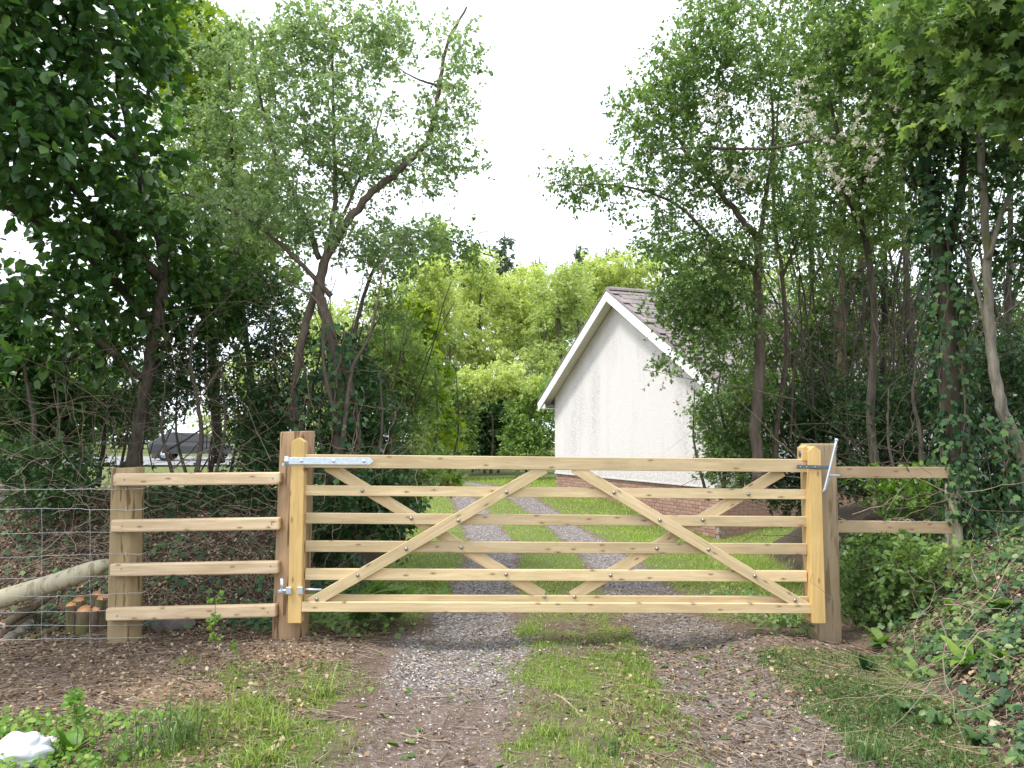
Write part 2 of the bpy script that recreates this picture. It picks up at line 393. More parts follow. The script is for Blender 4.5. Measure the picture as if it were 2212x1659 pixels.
for n_, a_ in zip(('grass', 'gravel', 'sand', 'dark'), masks(X.ravel(), Y.ravel())):
    at = gm.attributes.new(n_, 'FLOAT', 'POINT'); at.data.foreach_set('value', np.asarray(a_, np.float32))
tag(link('ground', gm), 'bare soil, grass strips and gravel wheel ruts of a farm track', kind='structure')

# tarmac drive far left behind the hedge
a = np.linspace(-30, -9, 43); b = np.linspace(36, 49, 27); A, B = np.meshgrid(a, b)
i2 = np.arange(A.size).reshape(A.shape)
F = np.stack([i2[:-1, :-1], i2[:-1, 1:], i2[1:, 1:], i2[1:, :-1]], -1).reshape(-1, 4)
tag(link('driveway', mesh_np('driveway', np.stack([A, B, H(A, B) + .08], -1).reshape(-1, 3), F, M['tarmac'])),
    'pale tarmac drive seen through the left hedge', kind='structure')

# ------------------------------------------------------------------ leaf and plant kit
RH = (np.array([(0,0,0), (.5,.33,.07), (1,0,-.04), (.5,-.33,.07)]), np.array([(0,1,2), (0,2,3)]))
OV = (np.array([(0,0,0), (.22,.29,.06), (.64,.31,.04), (1,0,-.10), (.64,-.31,.04), (.22,-.29,.06)]), np.array([(0,1,2,3), (0,3,4,5)]))
def lobed(lobes, n):   # star-like leaf outline
    pts = [(0, 0, 0)]
    for a, r in lobes: pts.append((.38 + r*math.cos(a), r*math.sin(a), .05 - .12*r*r))
    pts.append((.38, 0, .04)); c = len(pts) - 1
    f = [(i, i+1, c) for i in range(0, c-1)] + [(c-1, 0, c)]
    return np.array(pts), np.array(f)
_l = [(-2.5,.36), (-1.75,.46), (-1.35,.24), (-.85,.55), (-.42,.30), (0,.62), (.42,.30), (.85,.55), (1.35,.24), (1.75,.46), (2.5,.36)]
MP = lobed(_l, 11)
IV = lobed([(-2.4,.42), (-1.35,.46), (-.75,.26), (0,.60), (.75,.26), (1.35,.46), (2.4,.42)], 7)
def unit(v): return v/(np.linalg.norm(v, axis=-1, keepdims=True) + 1e-9)
def leaves(P, D, N, S, tpl, rg, rnd=None):
    """leaf polygons; P pos, D axis, N normal hint, S size -> V,F,rnd"""
    D = unit(D); B = unit(np.cross(N, D)); C = np.cross(D, B)
    tv, tf = tpl
    V = P[:, None] + S[:, None, None]*(tv[None, :, 0:1]*D[:, None] + tv[None, :, 1:2]*B[:, None] + tv[None, :, 2:3]*C[:, None])
    n, k = len(P), len(tv)
    F = (tf[None] + (np.arange(n)*k)[:, None, None]).reshape(-1, tf.shape[1])
    r = rg.random(n) if rnd is None else rnd
    return V.reshape(-1, 3), F, np.repeat(r, len(tf))
def rdir(rg, n): return unit(rg.normal(size=(n, 3)))
TRI = [0]
def plant(name, label, cat, stems, blobs, n_tw, mats, leaf=.035, tpl=RH, sh=7, k=8, shl=.22, seed=1, group=None,
          shell=2.2, lift=.25, droop=0., tw_r=1., leaf_up=.8, rmin=.0014, part='crown', twk=3, minz=None, kd=1.0, shoots=True):
    """a tree or shrub: stems (parts), a branch mesh, a crown of single leaves.
    stems: [(points (u,v,Y) , r0, r1)], blobs: [(u,v,Y, ru_px, rv_px, rY_m)]"""
    rg = np.random.default_rng(seed); sh, k = max(3, int(round(sh*.72))), int(round(k*1.38))
    S3 = []
    for pts, r0, r1 in stems:
        p = np.array([U(*q) for q in pts]); m = max(8, 6*len(p))
        q = smooth_line(p, m); q[1:-1] += rg.normal(size=(m-2, 3))*min(.006, r0*.10)
        S3.append((q, np.linspace(r0, r1, m)**1.0))
    o0 = S3[0][0][0].copy(); o0[2] = min(o0[2], float(H(o0[0], o0[1])) + .0)
    T = thing(name, label, cat, o0, group)
    for i, (q, r) in enumerate(S3):
        r = r.copy()
        if i == 0 or q[0][2] < o0[2] + .5: r[0] *= 1.35; r[1] *= 1.12
        link('trunk' if (i == 0 or q[0][2] < o0[2] + .5) else 'limb', stem_mesh('trunk', q - o0, r, mats[0], 8 if r[0] > .02 else 5, .07, seed + i), T)
    NP = np.vstack([q[1:] for q, _ in S3]); ND = np.vstack([unit(np.gradient(q, axis=0))[1:] for q, _ in S3]); NR = np.concatenate([r[1:] for _, r in S3])
    # attraction points
    bl = []
    for (u, v, Y, ru, rv, ry) in blobs:
        bl.append((U(u, v, Y), np.array((ru*Y/F_PX, ry, rv*Y/F_PX))))
    vol = np.array([b[1].prod()**.75 for b in bl]); cnt = np.maximum(1, (n_tw*vol/vol.sum())).astype(int)
    A = np.vstack([c + rdir(rg, n)*(rg.random((n, 1))**(1/shell))*r for (c, r), n in zip(bl, cnt)])
    A = A[A[:, 2] > H(A[:, 0], A[:, 1]) + .05]
    if minz is not None: A = A[A[:, 2] > minz]
    d0 = np.array([np.min(np.sum((NP - a)**2, 1)) for a in A]); A = A[np.argsort(d0)]
    m = 6; n = len(A); nn = len(NP)
    bp = np.zeros((nn + n*4, 3)); bd = np.zeros_like(bp); br = np.zeros(nn + n*4)
    bp[:nn] = NP; bd[:nn] = ND; br[:nn] = NR
    TW = np.zeros((n, m, 3)); TR = np.zeros((n, m)); tt = np.linspace(0, 1, m)[:, None]
    for i in range(n):
        a = A[i]; dv = bp[:nn] - a
        cost = np.sqrt((dv**2).sum(1)) + .35*np.maximum(0, dv[:, 2])
        j = int(np.argmin(cost)); q = bp[j]; L = np.linalg.norm(a - q) + 1e-6
        c1 = q + bd[j]*L*.32 + np.array((0, 0, lift*L*.5)) + rg.normal(size=3)*L*.08
        P = (1-tt)**2*q + 2*tt*(1-tt)*c1 + tt**2*(a - np.array((0, 0, droop*L*.5)))
        P[1:-1] += rg.normal(size=(m-2, 3))*L*.025
        TW[i] = P; r0 = min(br[j]*.75, (.0065*L + .0022)*tw_r); TR[i] = np.linspace(max(r0, rmin), rmin, m)
        bp[nn:nn+4] = P[1:5]; bd[nn:nn+4] = unit(np.gradient(P, axis=0))[1:5]; br[nn:nn+4] = TR[i, 1:5]; nn += 4
    Vt, Ft = tube_np((TW - o0)[:, [0, 1, 3, 5]], TR[:, [0, 1, 3, 5]], twk)
    # shoots
    ns = n*sh; ti = np.repeat(np.arange(n), sh); tp = .25 + .75*rg.random(ns)**.8
    fi = tp*(m-1); i0 = np.minimum(fi.astype(int), m-2); ff = (fi - i0)[:, None]
    base = TW[ti, i0]*(1-ff) + TW[ti, i0+1]*ff; tdir = unit(TW[ti, i0+1] - TW[ti, i0])
    sd = unit(tdir*.7 + rdir(rg, ns)*1.0 + np.array((0, 0, .25 - droop)))
    sl_ = shl*(.4 + .9*rg.random(ns))[:, None]
    e = base + sd*sl_ + np.array((0, 0, -.10))*sl_*(.3 + droop*2)
    mid = .5*(base + e) + rg.normal(size=(ns, 3))*sl_*.06
    SHP = np.stack([base, e], 1); SHR = np.tile(np.array((rmin*.9, rmin*.45)), (ns, 1))
    kp = (rg.random(ns) < .55) if shoots else (np.arange(ns) < 0); SHP = SHP[kp]; SHR = SHR[kp]
    Vs, Fs = tube_np(SHP - o0, SHR, 3)
    tag(link('branches', mesh_np('branches', np.vstack([Vt, Vs]), np.vstack([Ft, Fs + len(Vt)]), mats[1]), T), kind='stuff')
    # leaves
    nl = ns*k; si = np.repeat(np.arange(ns), k); lt = (.10 + .90*rg.random(nl)**.62)[:, None]
    P = (1-lt)**2*base[si] + 2*lt*(1-lt)*mid[si] + lt**2*e[si]
    P = P + rdir(rg, nl)*leaf*.35
    D = unit(sd[si]*.55 + rdir(rg, nl)*.8 + np.array((0, 0, -.15 - droop)))
    N = unit(rdir(rg, nl)*.75 + np.array((0, 0, leaf_up)))
    S = leaf*(.45 + 1.05*rg.random(nl))
    # colour: per-leaf with per-shoot drift
    rr = np.clip(.5*rg.random(nl) + .3*rg.random(ns)[si] + .28*rg.random(n)[ti][si] - .02, 0, 1)
    keep = P[:, 2] > H(P[:, 0], P[:, 1]) + .02
    if kd < 1: keep &= rg.random(nl) < kd
    V, F, r = leaves((P - o0)[keep], D[keep], N[keep], S[keep], tpl, rg, rr[keep])
    tag(link(part, mesh_np(part, V, F, mats[2], r), T), kind='stuff')
    TRI[0] += len(F) + 2*(len(Ft) + len(Fs))
    return T

# ------------------------------------------------------------------ gate
def board(parent, name, A, B, h, th, mat, o0=(0,0,0), bev=.003, yup=None):
    A = Vector(A); B = Vector(B); x = (B - A).normalized()
    y = Vector(yup) if yup is not None else Vector((0, 1, 0)); z = x.cross(y).normalized(); y = z.cross(x)
    R = Matrix((x, y, z)).transposed()
    return link(name, box_mesh(name, (B - A).length, th, h, mat, bev), parent, (A + B)/2 - Vector(o0), R.to_euler())
def bolt_head(parent, p, o0, r=.013, mat=None, name='bolt', n=8):
    bm = bmesh.new(); bmesh.ops.create_uvsphere(bm, u_segments=n, v_segments=5, radius=r)
    for v in bm.verts: v.co.y *= .7
    return link(name, bm_mesh(name, bm, mat or M['bolt'], True), parent, Vector(p) - Vector(o0))
YL, YR = 5.20, 5.30          # hinge side and latch side distance
def gp(u, v, dy=0.):         # a point of the gate's plane
    f = (u - 640)/(1755 - 640); return U(u, v, YL + (YR - YL)*f) + np.array((0, dy, 0))
og = gp(640, 1340)
GATE = thing('field_gate', 'six-bar pale timber field gate with crossed diagonal braces, closed across the track', 'gate', og)
# stiles
sl0 = gp(644, 1343); sl1 = gp(644, 945)
def stile(name, base, top, w, th, label=None, peak=.03):
    hh = top[2] - base[2]
    poly = [(-w/2, 0), (w/2, 0), (w/2, hh - peak), (0, hh), (-w/2, hh - peak)]
    me = prism_mesh(name, poly, -th/2, th/2, M['stile'], .003)
    # grain runs along local x: build lying down, then stand up
    for v in me.vertices: v.co = Vector((v.co.z, v.co.y, -v.co.x))
    tilt = math.atan2(top[0] - base[0], hh)
    o = link(name, me, GATE, Vector(base) - Vector(og), (0, -math.pi/2 + tilt, 0))
    if label: o['label'] = label
    return o
xl = (sl0[0] + sl1[0])/2
stile('hinge_stile', (xl, YL - .005, sl0[2]), (xl, YL - .005, sl1[2]), .088, .085)
q0 = gp(1759, 1342); q1 = gp(1753, 963); xr_ = (q0[0] + q1[0])/2
stile('latch_stile', (xr_, YR - .005, q0[2]), (xr_, YR - .005, q1[2]), .086, .13, peak=.032)
# rails
RL = [(980.5, 1010.5, 993, 1019), (1048, 1070.5, 1057.5, 1078.5), (1108, 1130.7, 1116, 1138.6), (1168, 1192, 1175, 1197.5), (1229, 1252, 1233, 1257)]
for i, (a, b, c, d) in enumerate(RL):
    A = gp(659, (a+b)/2, .012); B = gp(1743, (c+d)/2, .012)
    hgt = (b - a + d - c)/2/F_PX*5.2
    th = .07 if i == 0 else .034
    if i == 0: A = A + np.array((0, -.018, 0)); B = B + np.array((0, -.018, 0))
    board(GATE, 'rail', A, B, hgt, th, M['rail'], og)
A = gp(656, 1301.5, .014); B = gp(1746, 1305, .014); board(GATE, 'rail', A, B, .100, .034, M['rail'], og)
A = gp(655, 1308, -.026); B = gp(1747, 1312, -.026); board(GATE, 'bottom_board', A, B, .064, .040, M['rail'], og)
# braces: front pair and rear pair, along the bolt lines
def cpt(cx, cy, ox): return ((ox + cx*.36166)*.8848, (1020 + cy*.36166)*.8848)
bw = .074
def brace(P0, P1, dy, h0=bw):
    a = gp(*P0, dy); b = gp(*P1, dy); return board(GATE, 'brace', a, b, h0, .030, M['rail'], og)
brace(cpt(300, 1250, 650), cpt(1880, 340, 650), -.0215)
brace(cpt(415, 335, 1250), cpt(1985, 1282, 1250), -.0225)
brace(cpt(400, 325, 650), cpt(1872, 1213, 650), .0475)
brace(cpt(1840, 362, 1250), cpt(405, 1218, 1250), .0485)
for cx, cy in ((1300,690), (950,880), (625,1057), (350,1217), (1622,500)): bolt_head(GATE, gp(*cpt(cx, cy, 650), -.040), og)
for cx, cy in ((685,503), (992,688), (1318,885), (1628,1062), (1898,1225)): bolt_head(GATE, gp(*cpt(cx, cy, 1250), -.041), og)
for cx, cy in ((650,492), (980,678), (1318,875), (1620,1057), (1878,1207)): bolt_head(GATE, gp(*cpt(cx, cy, 650), -.008), og)
for cx, cy in ((1595,515), (1288,690), (978,882), (665,1063), (422,1208)): bolt_head(GATE, gp(*cpt(cx, cy, 1250), -.008), og)
# top hinge strap with arrow end
s0 = gp(620, 995, -.052); s1 = gp(811, 996, -.052); Ls = s1[0] - s0[0]; hs = .023
strap = link('hinge_strap', prism_mesh('hinge_strap', [(.02, -hs), (Ls - .025, -hs), (Ls, 0), (Ls - .025, hs), (.02, hs)], -.003, .003, M['steel'], .001), GATE, Vector(s0) - Vector(og), (0, .004, 0))
for f in (.19, .55, .89): bolt_head(strap, (Ls*f, -.004, 0), (0,0,0), .012, M['steel'], 'strap_bolt')
rod('hinge_eye', (.012, .004, -.030), (.012, .004, .030), .017, M['steel'], strap, 12)
# lower hinge: two nuts plates and threaded bar
for u0, u1 in ((624, 635), (648, 659)):
    a = gp((u0+u1)/2, 1272, -.058)
    link('hinge_nut', box_mesh('hinge_nut', (u1-u0)/F_PX*5.2, .016, .046, M['steel'], .002), GATE, Vector(a) - Vector(og))
a = Vector(gp(657, 1271, -.03)) - Vector(og); b = Vector(gp(697, 1272, -.03)) - Vector(og); rod('hinge_bar', a, b, .008, M['steel'], GATE)
a = Vector(gp(608, 1274, -.03)) - Vector(og); b = Vector(gp(628, 1272, -.045)) - Vector(og); rod('hinge_arm', a, b, .010, M['steel'], GATE)
# little finger block by latch stile top
bk = gp(1735, 978, .0)
bm = bmesh.new()
prm = [(-.022, -.055), (.012, -.055), (.012, .055), (-.022, .036)]
link('finger_block', prism_mesh('finger_block', prm, -.05, .05, M['stile'], .002), GATE, Vector(bk) - Vector(og))
rod('block_hole_disc', Vector(bk) - Vector(og) + Vector((-.0235, 0, -.008)), Vector(bk) - Vector(og) + Vector((-.02, 0, -.008)), .026, M['darksteel'], GATE, 14)  # solid dark disc stands in for the shade inside a hole
# latch plate and lever
board(GATE, 'latch_plate', gp(1712, 1007, -.076), gp(1781, 1009, -.076), .026, .006, M['darksteel'], og)
for u in (1720, 1733, 1751): bolt_head(GATE, gp(u, 1008, -.081), og, .004, M['wire'], 'screw')
L0 = Vector(gp(1795, 951, -.09)); L1 = Vector(gp(1778, 1022, -.09)); L2 = Vector(gp(1770, 1062, -.08))
lv = link('latch_lever', stem_mesh('latch_lever', smooth_line([L0 - Vector(og), L1 - Vector(og), L2 - Vector(og)], 12), np.linspace(.0075, .0085, 12), M['steel'], 8, 0), GATE)
bolt_head(lv, L0, og, .0135, M['steel'], 'knob', 10)
board(lv, 'lever_plate', L1 + Vector((-.001, .004, -.03)), L2 + Vector((0, .004, 0)), .020, .006, M['steel'], og, .001)
board(GATE, 'latch_catch', gp(1779, 1024, -.085), gp(1804, 1026, -.07), .012, .010, M['steel'], og, .002)

# ------------------------------------------------------------------ posts
def round_post(name, label, u0, v0, u1, v1, Y, dia, mat, cat='post', parent=None, o0=None, top_tilt=0., part=None, flat=0.):
    """u0,v0 base centre, u1,v1 top centre"""
    b = U(u0, v0, Y); tpt = U(u1, v1, Y); b[0] = b[0]; b[2] = min(b[2], float(H(b[0], Y))) - .12
    m = 26; k = 28; P = np.linspace(b, tpt, m); rg = np.random.default_rng(int(u0))
    an = np.arange(k)*2*np.pi/k
    R = dia/2*(1 + .012*np.sin(an*2 + 1)[None] + .010*np.sin(an*5)[None] + .012*(rg.random((m, k)) - .5))
    R = R*np.linspace(1.03, .985, m)[:, None]; R[-1] *= .975
    V = np.stack([P[:, None, 0] + R*np.cos(an), P[:, None, 1] + R*np.sin(an), np.broadcast_to(P[:, None, 2], R.shape).copy()], -1)
    V[-1, :, 2] += .004*np.cos(an) ; V[-2, :, 2] = V[-1, :, 2] - .008
    i = np.arange(m*k).reshape(m, k); j = np.roll(i, -1, 1)
    F = np.stack([i[:-1], j[:-1], j[1:], i[1:]], -1).reshape(-1, 4)
    return b, V, [F, i[-1][None]]
def add_post(T, V, F, o0, mat, name='post'):
    me = mesh_np(name, V.reshape(-1, 3) - np.array(o0), F, mat, smooth=True); me.polygons[len(me.polygons) - 1].use_smooth = False
    return link(name, me, T)
b, V, Fs = round_post('', '', 625, 1388, 643, 932, 5.36, .232, None)
GP = thing('gate_post', 'thick round brown hanging post at the hinge end of the gate', 'post', b)
add_post(GP, V, Fs, b, M['post'], 'shaft')
pin = Vector(U(619, 997, 5.16)); rod('hinge_pin', pin + Vector((0, 0, -.045)) - Vector(b), pin + Vector((0, 0, .035)) - Vector(b), .010, M['steel'], GP)
pin = Vector(U(609, 1265, 5.165)); rod('hinge_pin', pin + Vector((0, 0, -.040)) - Vector(b), pin + Vector((0, 0, .045)) - Vector(b), .012, M['steel'], GP)
for vv in (1004, 1277):
    q = Vector(U(617 if vv < 1100 else 608, vv, 5.165)); board(GP, 'pin_bracket', q + Vector((-.025, .005, 0)), q + Vector((.025, .02, 0)), .016, .05, M['steel'], b, .002)
# latch post: squared, grey-brown, behind the latch stile
pb = U(1774, 1385, 5.46); pt = U(1770, 958, 5.46); pb[2] -= .1
hp = pt[2] - pb[2]
SP_ = thing('gate_post', 'square grey-brown slam post at the latch end of the gate', 'post', ((pb[0]+pt[0])/2, 5.46, pb[2]))
link('shaft', box_mesh('shaft', .19, .19, hp, M['post3'], .012, 2, (0, 0, hp/2)), SP_)

# ------------------------------------------------------------------ short rail fence at left
b, V, Fs = round_post('', '', 269, 1408, 276, 1010, 5.36, .208, None)
RF = thing('rail_fence', 'short fence of four half-round rails between two posts left of the gate', 'fence', b)
add_post(RF, V, Fs, b, M['post2'], 'strainer_post')
for (a0, a1, b0, b1, ul, ur) in ((1023, 1049, 1020, 1046, 248, 608), (1122, 1150, 1118, 1143, 243, 606), (1217, 1245, 1211, 1238, 241, 604), (1311, 1342, 1303, 1333, 232, 598)):
    A = U(ul, (a0 + a1)/2, 5.235); B = U(ur, (b0 + b1)/2, 5.235)
    r = board(RF, 'rail', A, B, .083, .06, M['fencerail'], b); bev_me = box_mesh('rail', (Vector(B) - Vector(A)).length, .06, .083, M['fencerail'], .012, 3); r.data = bev_me
    L = (Vector(B) - Vector(A)).length
    for sx in (-.43, .455): bolt_head(r, (L*sx, -.030, random.Random(a0).uniform(-.01, .01)), (0,0,0), .005, M['darksteel'], 'screw', 6)

# ------------------------------------------------------------------ wire fence running left
wb = U(276, 1408, 5.3)
WF = thing('wire_fence', 'galvanised stock netting with a barbed top wire stapled to the left round post', 'fence', (wb[0], 5.3, float(H(wb[0], 5.3))))
wo_ = Vector(WF.location)
# (v at post, v at left picture edge)
WR = [(1056, 1058), (1099, 1101), (1148, 1153), (1197, 1203), (1243, 1250), (1283, 1288), (1318, 1324), (1349, 1354), (1377, 1383), (1412, 1418)]
rg = np.random.default_rng(3)
def wpt(f, row):   # f 0 at the post, 1 at the picture edge, beyond leaves the frame
    v = WR[row][0] + (WR[row][1] - WR[row][0])*f + 2.0*math.sin(f*5 + row)*(.2 + .8*(row % 2)); return U(300 - 300*f, v, 5.255 - .02*f)
for row in range(len(WR)):
    fs = np.linspace(-.02, 2.2, 56); P = np.array([wpt(f, row) for f in fs]); P[1:] += rg.normal(size=(55, 3))*.0018
    wrap = [np.array((P[0][0] + .02, 5.30, P[0][2] + .012))] ; P = np.vstack([wrap, P])
    r = .0021 if row in (0, 1, 9) else .0015
    V, F = tube_np((P - np.array(wo_))[None], np.full((1, len(P)), r), 5); V0, F0 = V, F
    if row == 0:
        bars = []
        for f in np.arange(.06, 2.1, .095):
            c = wpt(f, 0); d = rdir(rg, 1)[0]*.016; d2 = rdir(rg, 1)[0]*.016
            bars += [(c - d, c + d), (c - d2, c + d2)]
        Vb, Fb = tube_np(np.array(bars) - np.array(wo_), np.full((len(bars), 2), .0014), 3)
        F0 = np.vstack([F0, Fb + len(V0)]); V0 = np.vstack([V0, Vb])
    link('barbed_wire' if row == 0 else 'wire', mesh_np('wire', V0, F0, M['wire']), WF)
    c = Vector(U(272, WR[row][0], 5.252)) - wo_
    link('staple', box_mesh('staple', .004, .008, .022, M['wire'], .001), WF, c)
for ux in (194, 90, -15, -120, -225):
    f = (300 - ux)/300; P = np.array([wpt(f + .004*math.sin(rw*2.), rw) for rw in range(1, 10)])
    V, F = tube_np((P - np.array(wo_))[None], np.full((1, 9), .0013), 4); link('stay_wire', mesh_np('stay_wire', V, F, M['wire']), WF)
c = Vector(U(236, 1402, 5.25)) - wo_; rod('wire_joiner', c, c + Vector((.04, 0, -.004)), .010, M['steel'], WF)

# ------------------------------------------------------------------ fence at right
rb = U(2058, 1180, 5.75)
RR = thing('rail_fence', 'two brown boards running right from the slam post to an ivied pale post', 'fence', rb)
pr = [U(2066, 1215, 5.78), U(2058, 1022, 5.78)]
link('end_post', stem_mesh('end_post', smooth_line([pr[0] - rb, (pr[0]+pr[1])/2 - rb + np.array((-.01, 0, 0)), pr[1] - rb], 10), np.linspace(.062, .05, 10), M['stake'], 12, .03), RR)
board(RR, 'rail', U(1799, 1020.5, 5.58), U(2050, 1021, 5.72), .082, .03, M['boardrail'], rb)
board(RR, 'rail', U(1802, 1137, 5.58), U(2056, 1140, 5.72), .086, .03, M['boardrail'], rb)

# ------------------------------------------------------------------ house
Wd, Ln = 7.63, 11.5
Z_DPC, Z_EAVE, Z_APEX = .47, 2.66, 4.98
Fc = Vector((1.285, 22.5, 0)); HR = (0, 0, math.atan2(-7.1, 2.805))
HS = thing('bungalow', 'white rendered bungalow with brick base and gable end beside the track', 'house', Fc, rot=HR)
m, t, out = new_mat('pebbledash_render')
n = noise(t, mapped(t), 60, 3); st = noise(t, mapped(t, (1.3, 1.3, .22)), 1.0, 5, .6); sp = noise(t, mapped(t), 22, 4, .7)
c = ramp(t, [(.35, (.52, .48, .468)), (.6, (.64, .60, .59))], n)
f_ = math_n(t, 'MULTIPLY', ramp(t, [(.46, (0,0,0)), (.66, (1,1,1))], st), ramp(t, [(.42, (0,0,0)), (.62, (1,1,1))], sp))
zz = nd(t, 'ShaderNodeSeparateXYZ'); t.links.new(mapped(t), zz.inputs[0])
low = ramp(t, [(.0, (1,1,1)), (.55, (0,0,0))], math_n(t, 'SUBTRACT', zz.outputs[2], .45))
f_ = math_n(t, 'MAXIMUM', f_, math_n(t, 'MULTIPLY', low, ramp(t, [(.40, (0,0,0)), (.60, (1,1,1))], sp)))
c = mixc(t, math_n(t, 'MULTIPLY', f_, .55), c, (.27, .25, .235))
principled(t, out, c, .9, n, .8, .012, spec=.2); M['render'] = m
m, t, out = new_mat('pink_brown_brick')
oi = nd(t, 'ShaderNodeObjectInfo'); n = noise(t, mapped(t), 30, 3)
c = mixc(t, .35, ramp(t, [(0, (.25, .14, .105)), (.5, (.33, .195, .15)), (1, (.40, .25, .20))], oi.outputs['Random']), ramp(t, [(.3, (.2, .12, .095)), (.7, (.42, .28, .22))], n))
principled(t, out, c, .9, n, .5, .005, spec=.15); M['brick'] = m
M['mortar'] = simple('grey_mortar', (.27, .245, .22), .95, 0, .15, 50)
m, t, out = new_mat('grey_concrete_tile')
oi = nd(t, 'ShaderNodeObjectInfo'); n = noise(t, mapped(t, (1,1,1), True), 9, 4)
c = mixc(t, .5, ramp(t, [(0, (.15, .125, .12)), (1, (.26, .225, .215))], oi.outputs['Random']), ramp(t, [(.3, (.13, .11, .105)), (.7, (.30, .26, .245))], n))
principled(t, out, c, .85, n, .4, .006, spec=.2); M['tile'] = m
M['soffit'] = simple('cream_soffit_paint', (.68, .63, .54), .6, 0, .05, 6)
def poly_obj(name, poly, y0, y1, mat, parent=HS, axis='y', bev=0):
    return link(name, prism_mesh(name, poly, y0, y1, mat, bev), parent)
slope = (Z_APEX - Z_EAVE)/(Wd/2); sa = math.atan(slope)
GW = poly_obj('gable_wall', [(-.012, Z_DPC), (Wd + .012, Z_DPC), (Wd + .012, Z_EAVE), (Wd/2, Z_APEX), (-.012, Z_EAVE)], -.03, .22, M['render'])
link('side_wall', box_mesh('side_wall', .22, Ln - .24, Z_EAVE - Z_DPC, M['render'], 0, 1, (Wd - .11 + .01, Ln/2 + .12, (Z_EAVE + Z_DPC)/2)), HS)
link('side_wall', box_mesh('side_wall', .22, Ln - .24, Z_EAVE - Z_DPC, M['render'], 0, 1, (.11 - .01, Ln/2 + .12, (Z_EAVE + Z_DPC)/2)), HS)
poly_obj('gable_wall', [(0, Z_DPC), (Wd, Z_DPC), (Wd, Z_EAVE), (Wd/2, Z_APEX), (0, Z_EAVE)], Ln + .002, Ln + .2, M['render'])
# drip bead where the render stops above the brick
link('render_bead', box_mesh('render_bead', Wd + .06, .05, .03, M['render'], .004, 1, (Wd/2, -.028, Z_DPC - .012)), HS)
PL = link('plinth', box_mesh('plinth', Wd - .01, Ln, Z_DPC + 1.2, M['mortar'], 0, 1, (Wd/2, Ln/2 + .012, (Z_DPC - 1.2)/2 - .002)), HS)
bme = box_mesh('brick', .215, .09, .065, M['brick'], .004)
cand = []
xd = np.array((math.cos(HR[2]), math.sin(HR[2])))
for cse in range(17):
    z = Z_DPC - .03 - .0375 - cse*.075
    off = 0 if cse % 2 else -.1125
    for i in range(36):
        x = .1075 + i*.225 + off
        if x < .05 or x > Wd - .05: continue
        wx, wy = Fc.x + xd[0]*x, Fc.y + xd[1]*x
        if z + .05 > float(H(wx, wy)): cand.append((x, z))
cand.sort(key=lambda p: -p[0])
for x, z in cand[:300]: link('brick', bme, PL, (x, .043 + RNG.normal()*.0015, z + RNG.normal()*.0012), (RNG.normal()*.006, RNG.normal()*.006, RNG.normal()*.006))
bm = bmesh.new()
def add_box(bm, c, s):
    r = bmesh.ops.create_cube(bm, size=1)
    for v in r['verts']: v.co = Vector((v.co.x*s[0] + c[0], v.co.y*s[1] + c[1], v.co.z*s[2] + c[2]))
for x, z in cand[300:]: add_box(bm, (x, .043, z), (.215, .09, .065))
for cse in range(17):
    for i in range(int(Ln/.225)): add_box(bm, (Wd - .04, .16 + i*.225 + (.1125 if cse % 2 else 0), Z_DPC - .0675 - cse*.075), (.09, .215, .065))
tag(link('brickwork', bm_mesh('brickwork', bm, M['brick']), PL), kind='stuff')
# roof
OV_G, OV_E = .36, .42
def roof_pt(x): return Z_APEX - abs(x - Wd/2)*slope
RFO = link('roof', prism_mesh('roof', [(-OV_E, roof_pt(-OV_E) + .05), (Wd/2, Z_APEX + .05), (Wd + OV_E, roof_pt(Wd + OV_E) + .05), (Wd + OV_E, roof_pt(Wd + OV_E) + .12), (Wd/2, Z_APEX + .13), (-OV_E, roof_pt(-OV_E) + .12)], -OV_G + .01, Ln + .3, M['tile']), HS)
tme = box_mesh('tile', .395, .335, .016, M['tile'], .003)
gauge = .30; tiles = []
slen = (Wd/2 + OV_E)/math.cos(sa)
for side in (1, -1):
    for r in range(int(slen/gauge) + 1):
        s = .12 + r*gauge
        if s > slen - .02: continue
        for c_ in range(36):
            y = -OV_G + .17 + c_*.338 + (.165 if r % 2 else 0)
            if y > Ln + .3: continue
            x = Wd/2 + side*(s*math.cos(sa)); z = Z_APEX + .135 - s*math.sin(sa) + .022
            tiles.append((side, x, y, z))
vis = [q for q in tiles if q[0] == 1]; vis.sort(key=lambda q: q[2])
for q in vis[:300]:
    link('tile', tme, RFO, (q[1], q[2], q[3] + RNG.normal()*.002), (RNG.normal()*.006, sa - .045 + RNG.normal()*.006, RNG.normal()*.006))
bm = bmesh.new()
for q in vis[300:] + [q for q in tiles if q[0] == -1]:
    r = bmesh.ops.create_cube(bm, size=1); R = Matrix.Rotation(q[0]*(sa - .045), 3, 'Y')
    for v in r['verts']: v.co = R @ Vector((v.co.x*.395, v.co.y*.335, v.co.z*.016)) + Vector(q[1:])
tag(link('tiling', bm_mesh('tiling', bm, M['tile']), RFO), kind='stuff')
for i in range(27):
    y = -OV_G + .22 + i*.44
    P = [(Wd/2 + .13*math.cos(a_), Z_APEX + .125 + .10*math.sin(a_)) for a_ in np.linspace(0, math.pi, 7)]
    link('ridge_tile', prism_mesh('ridge_tile', P, y - .215, y + .215 + .01, M['tile']), RFO)
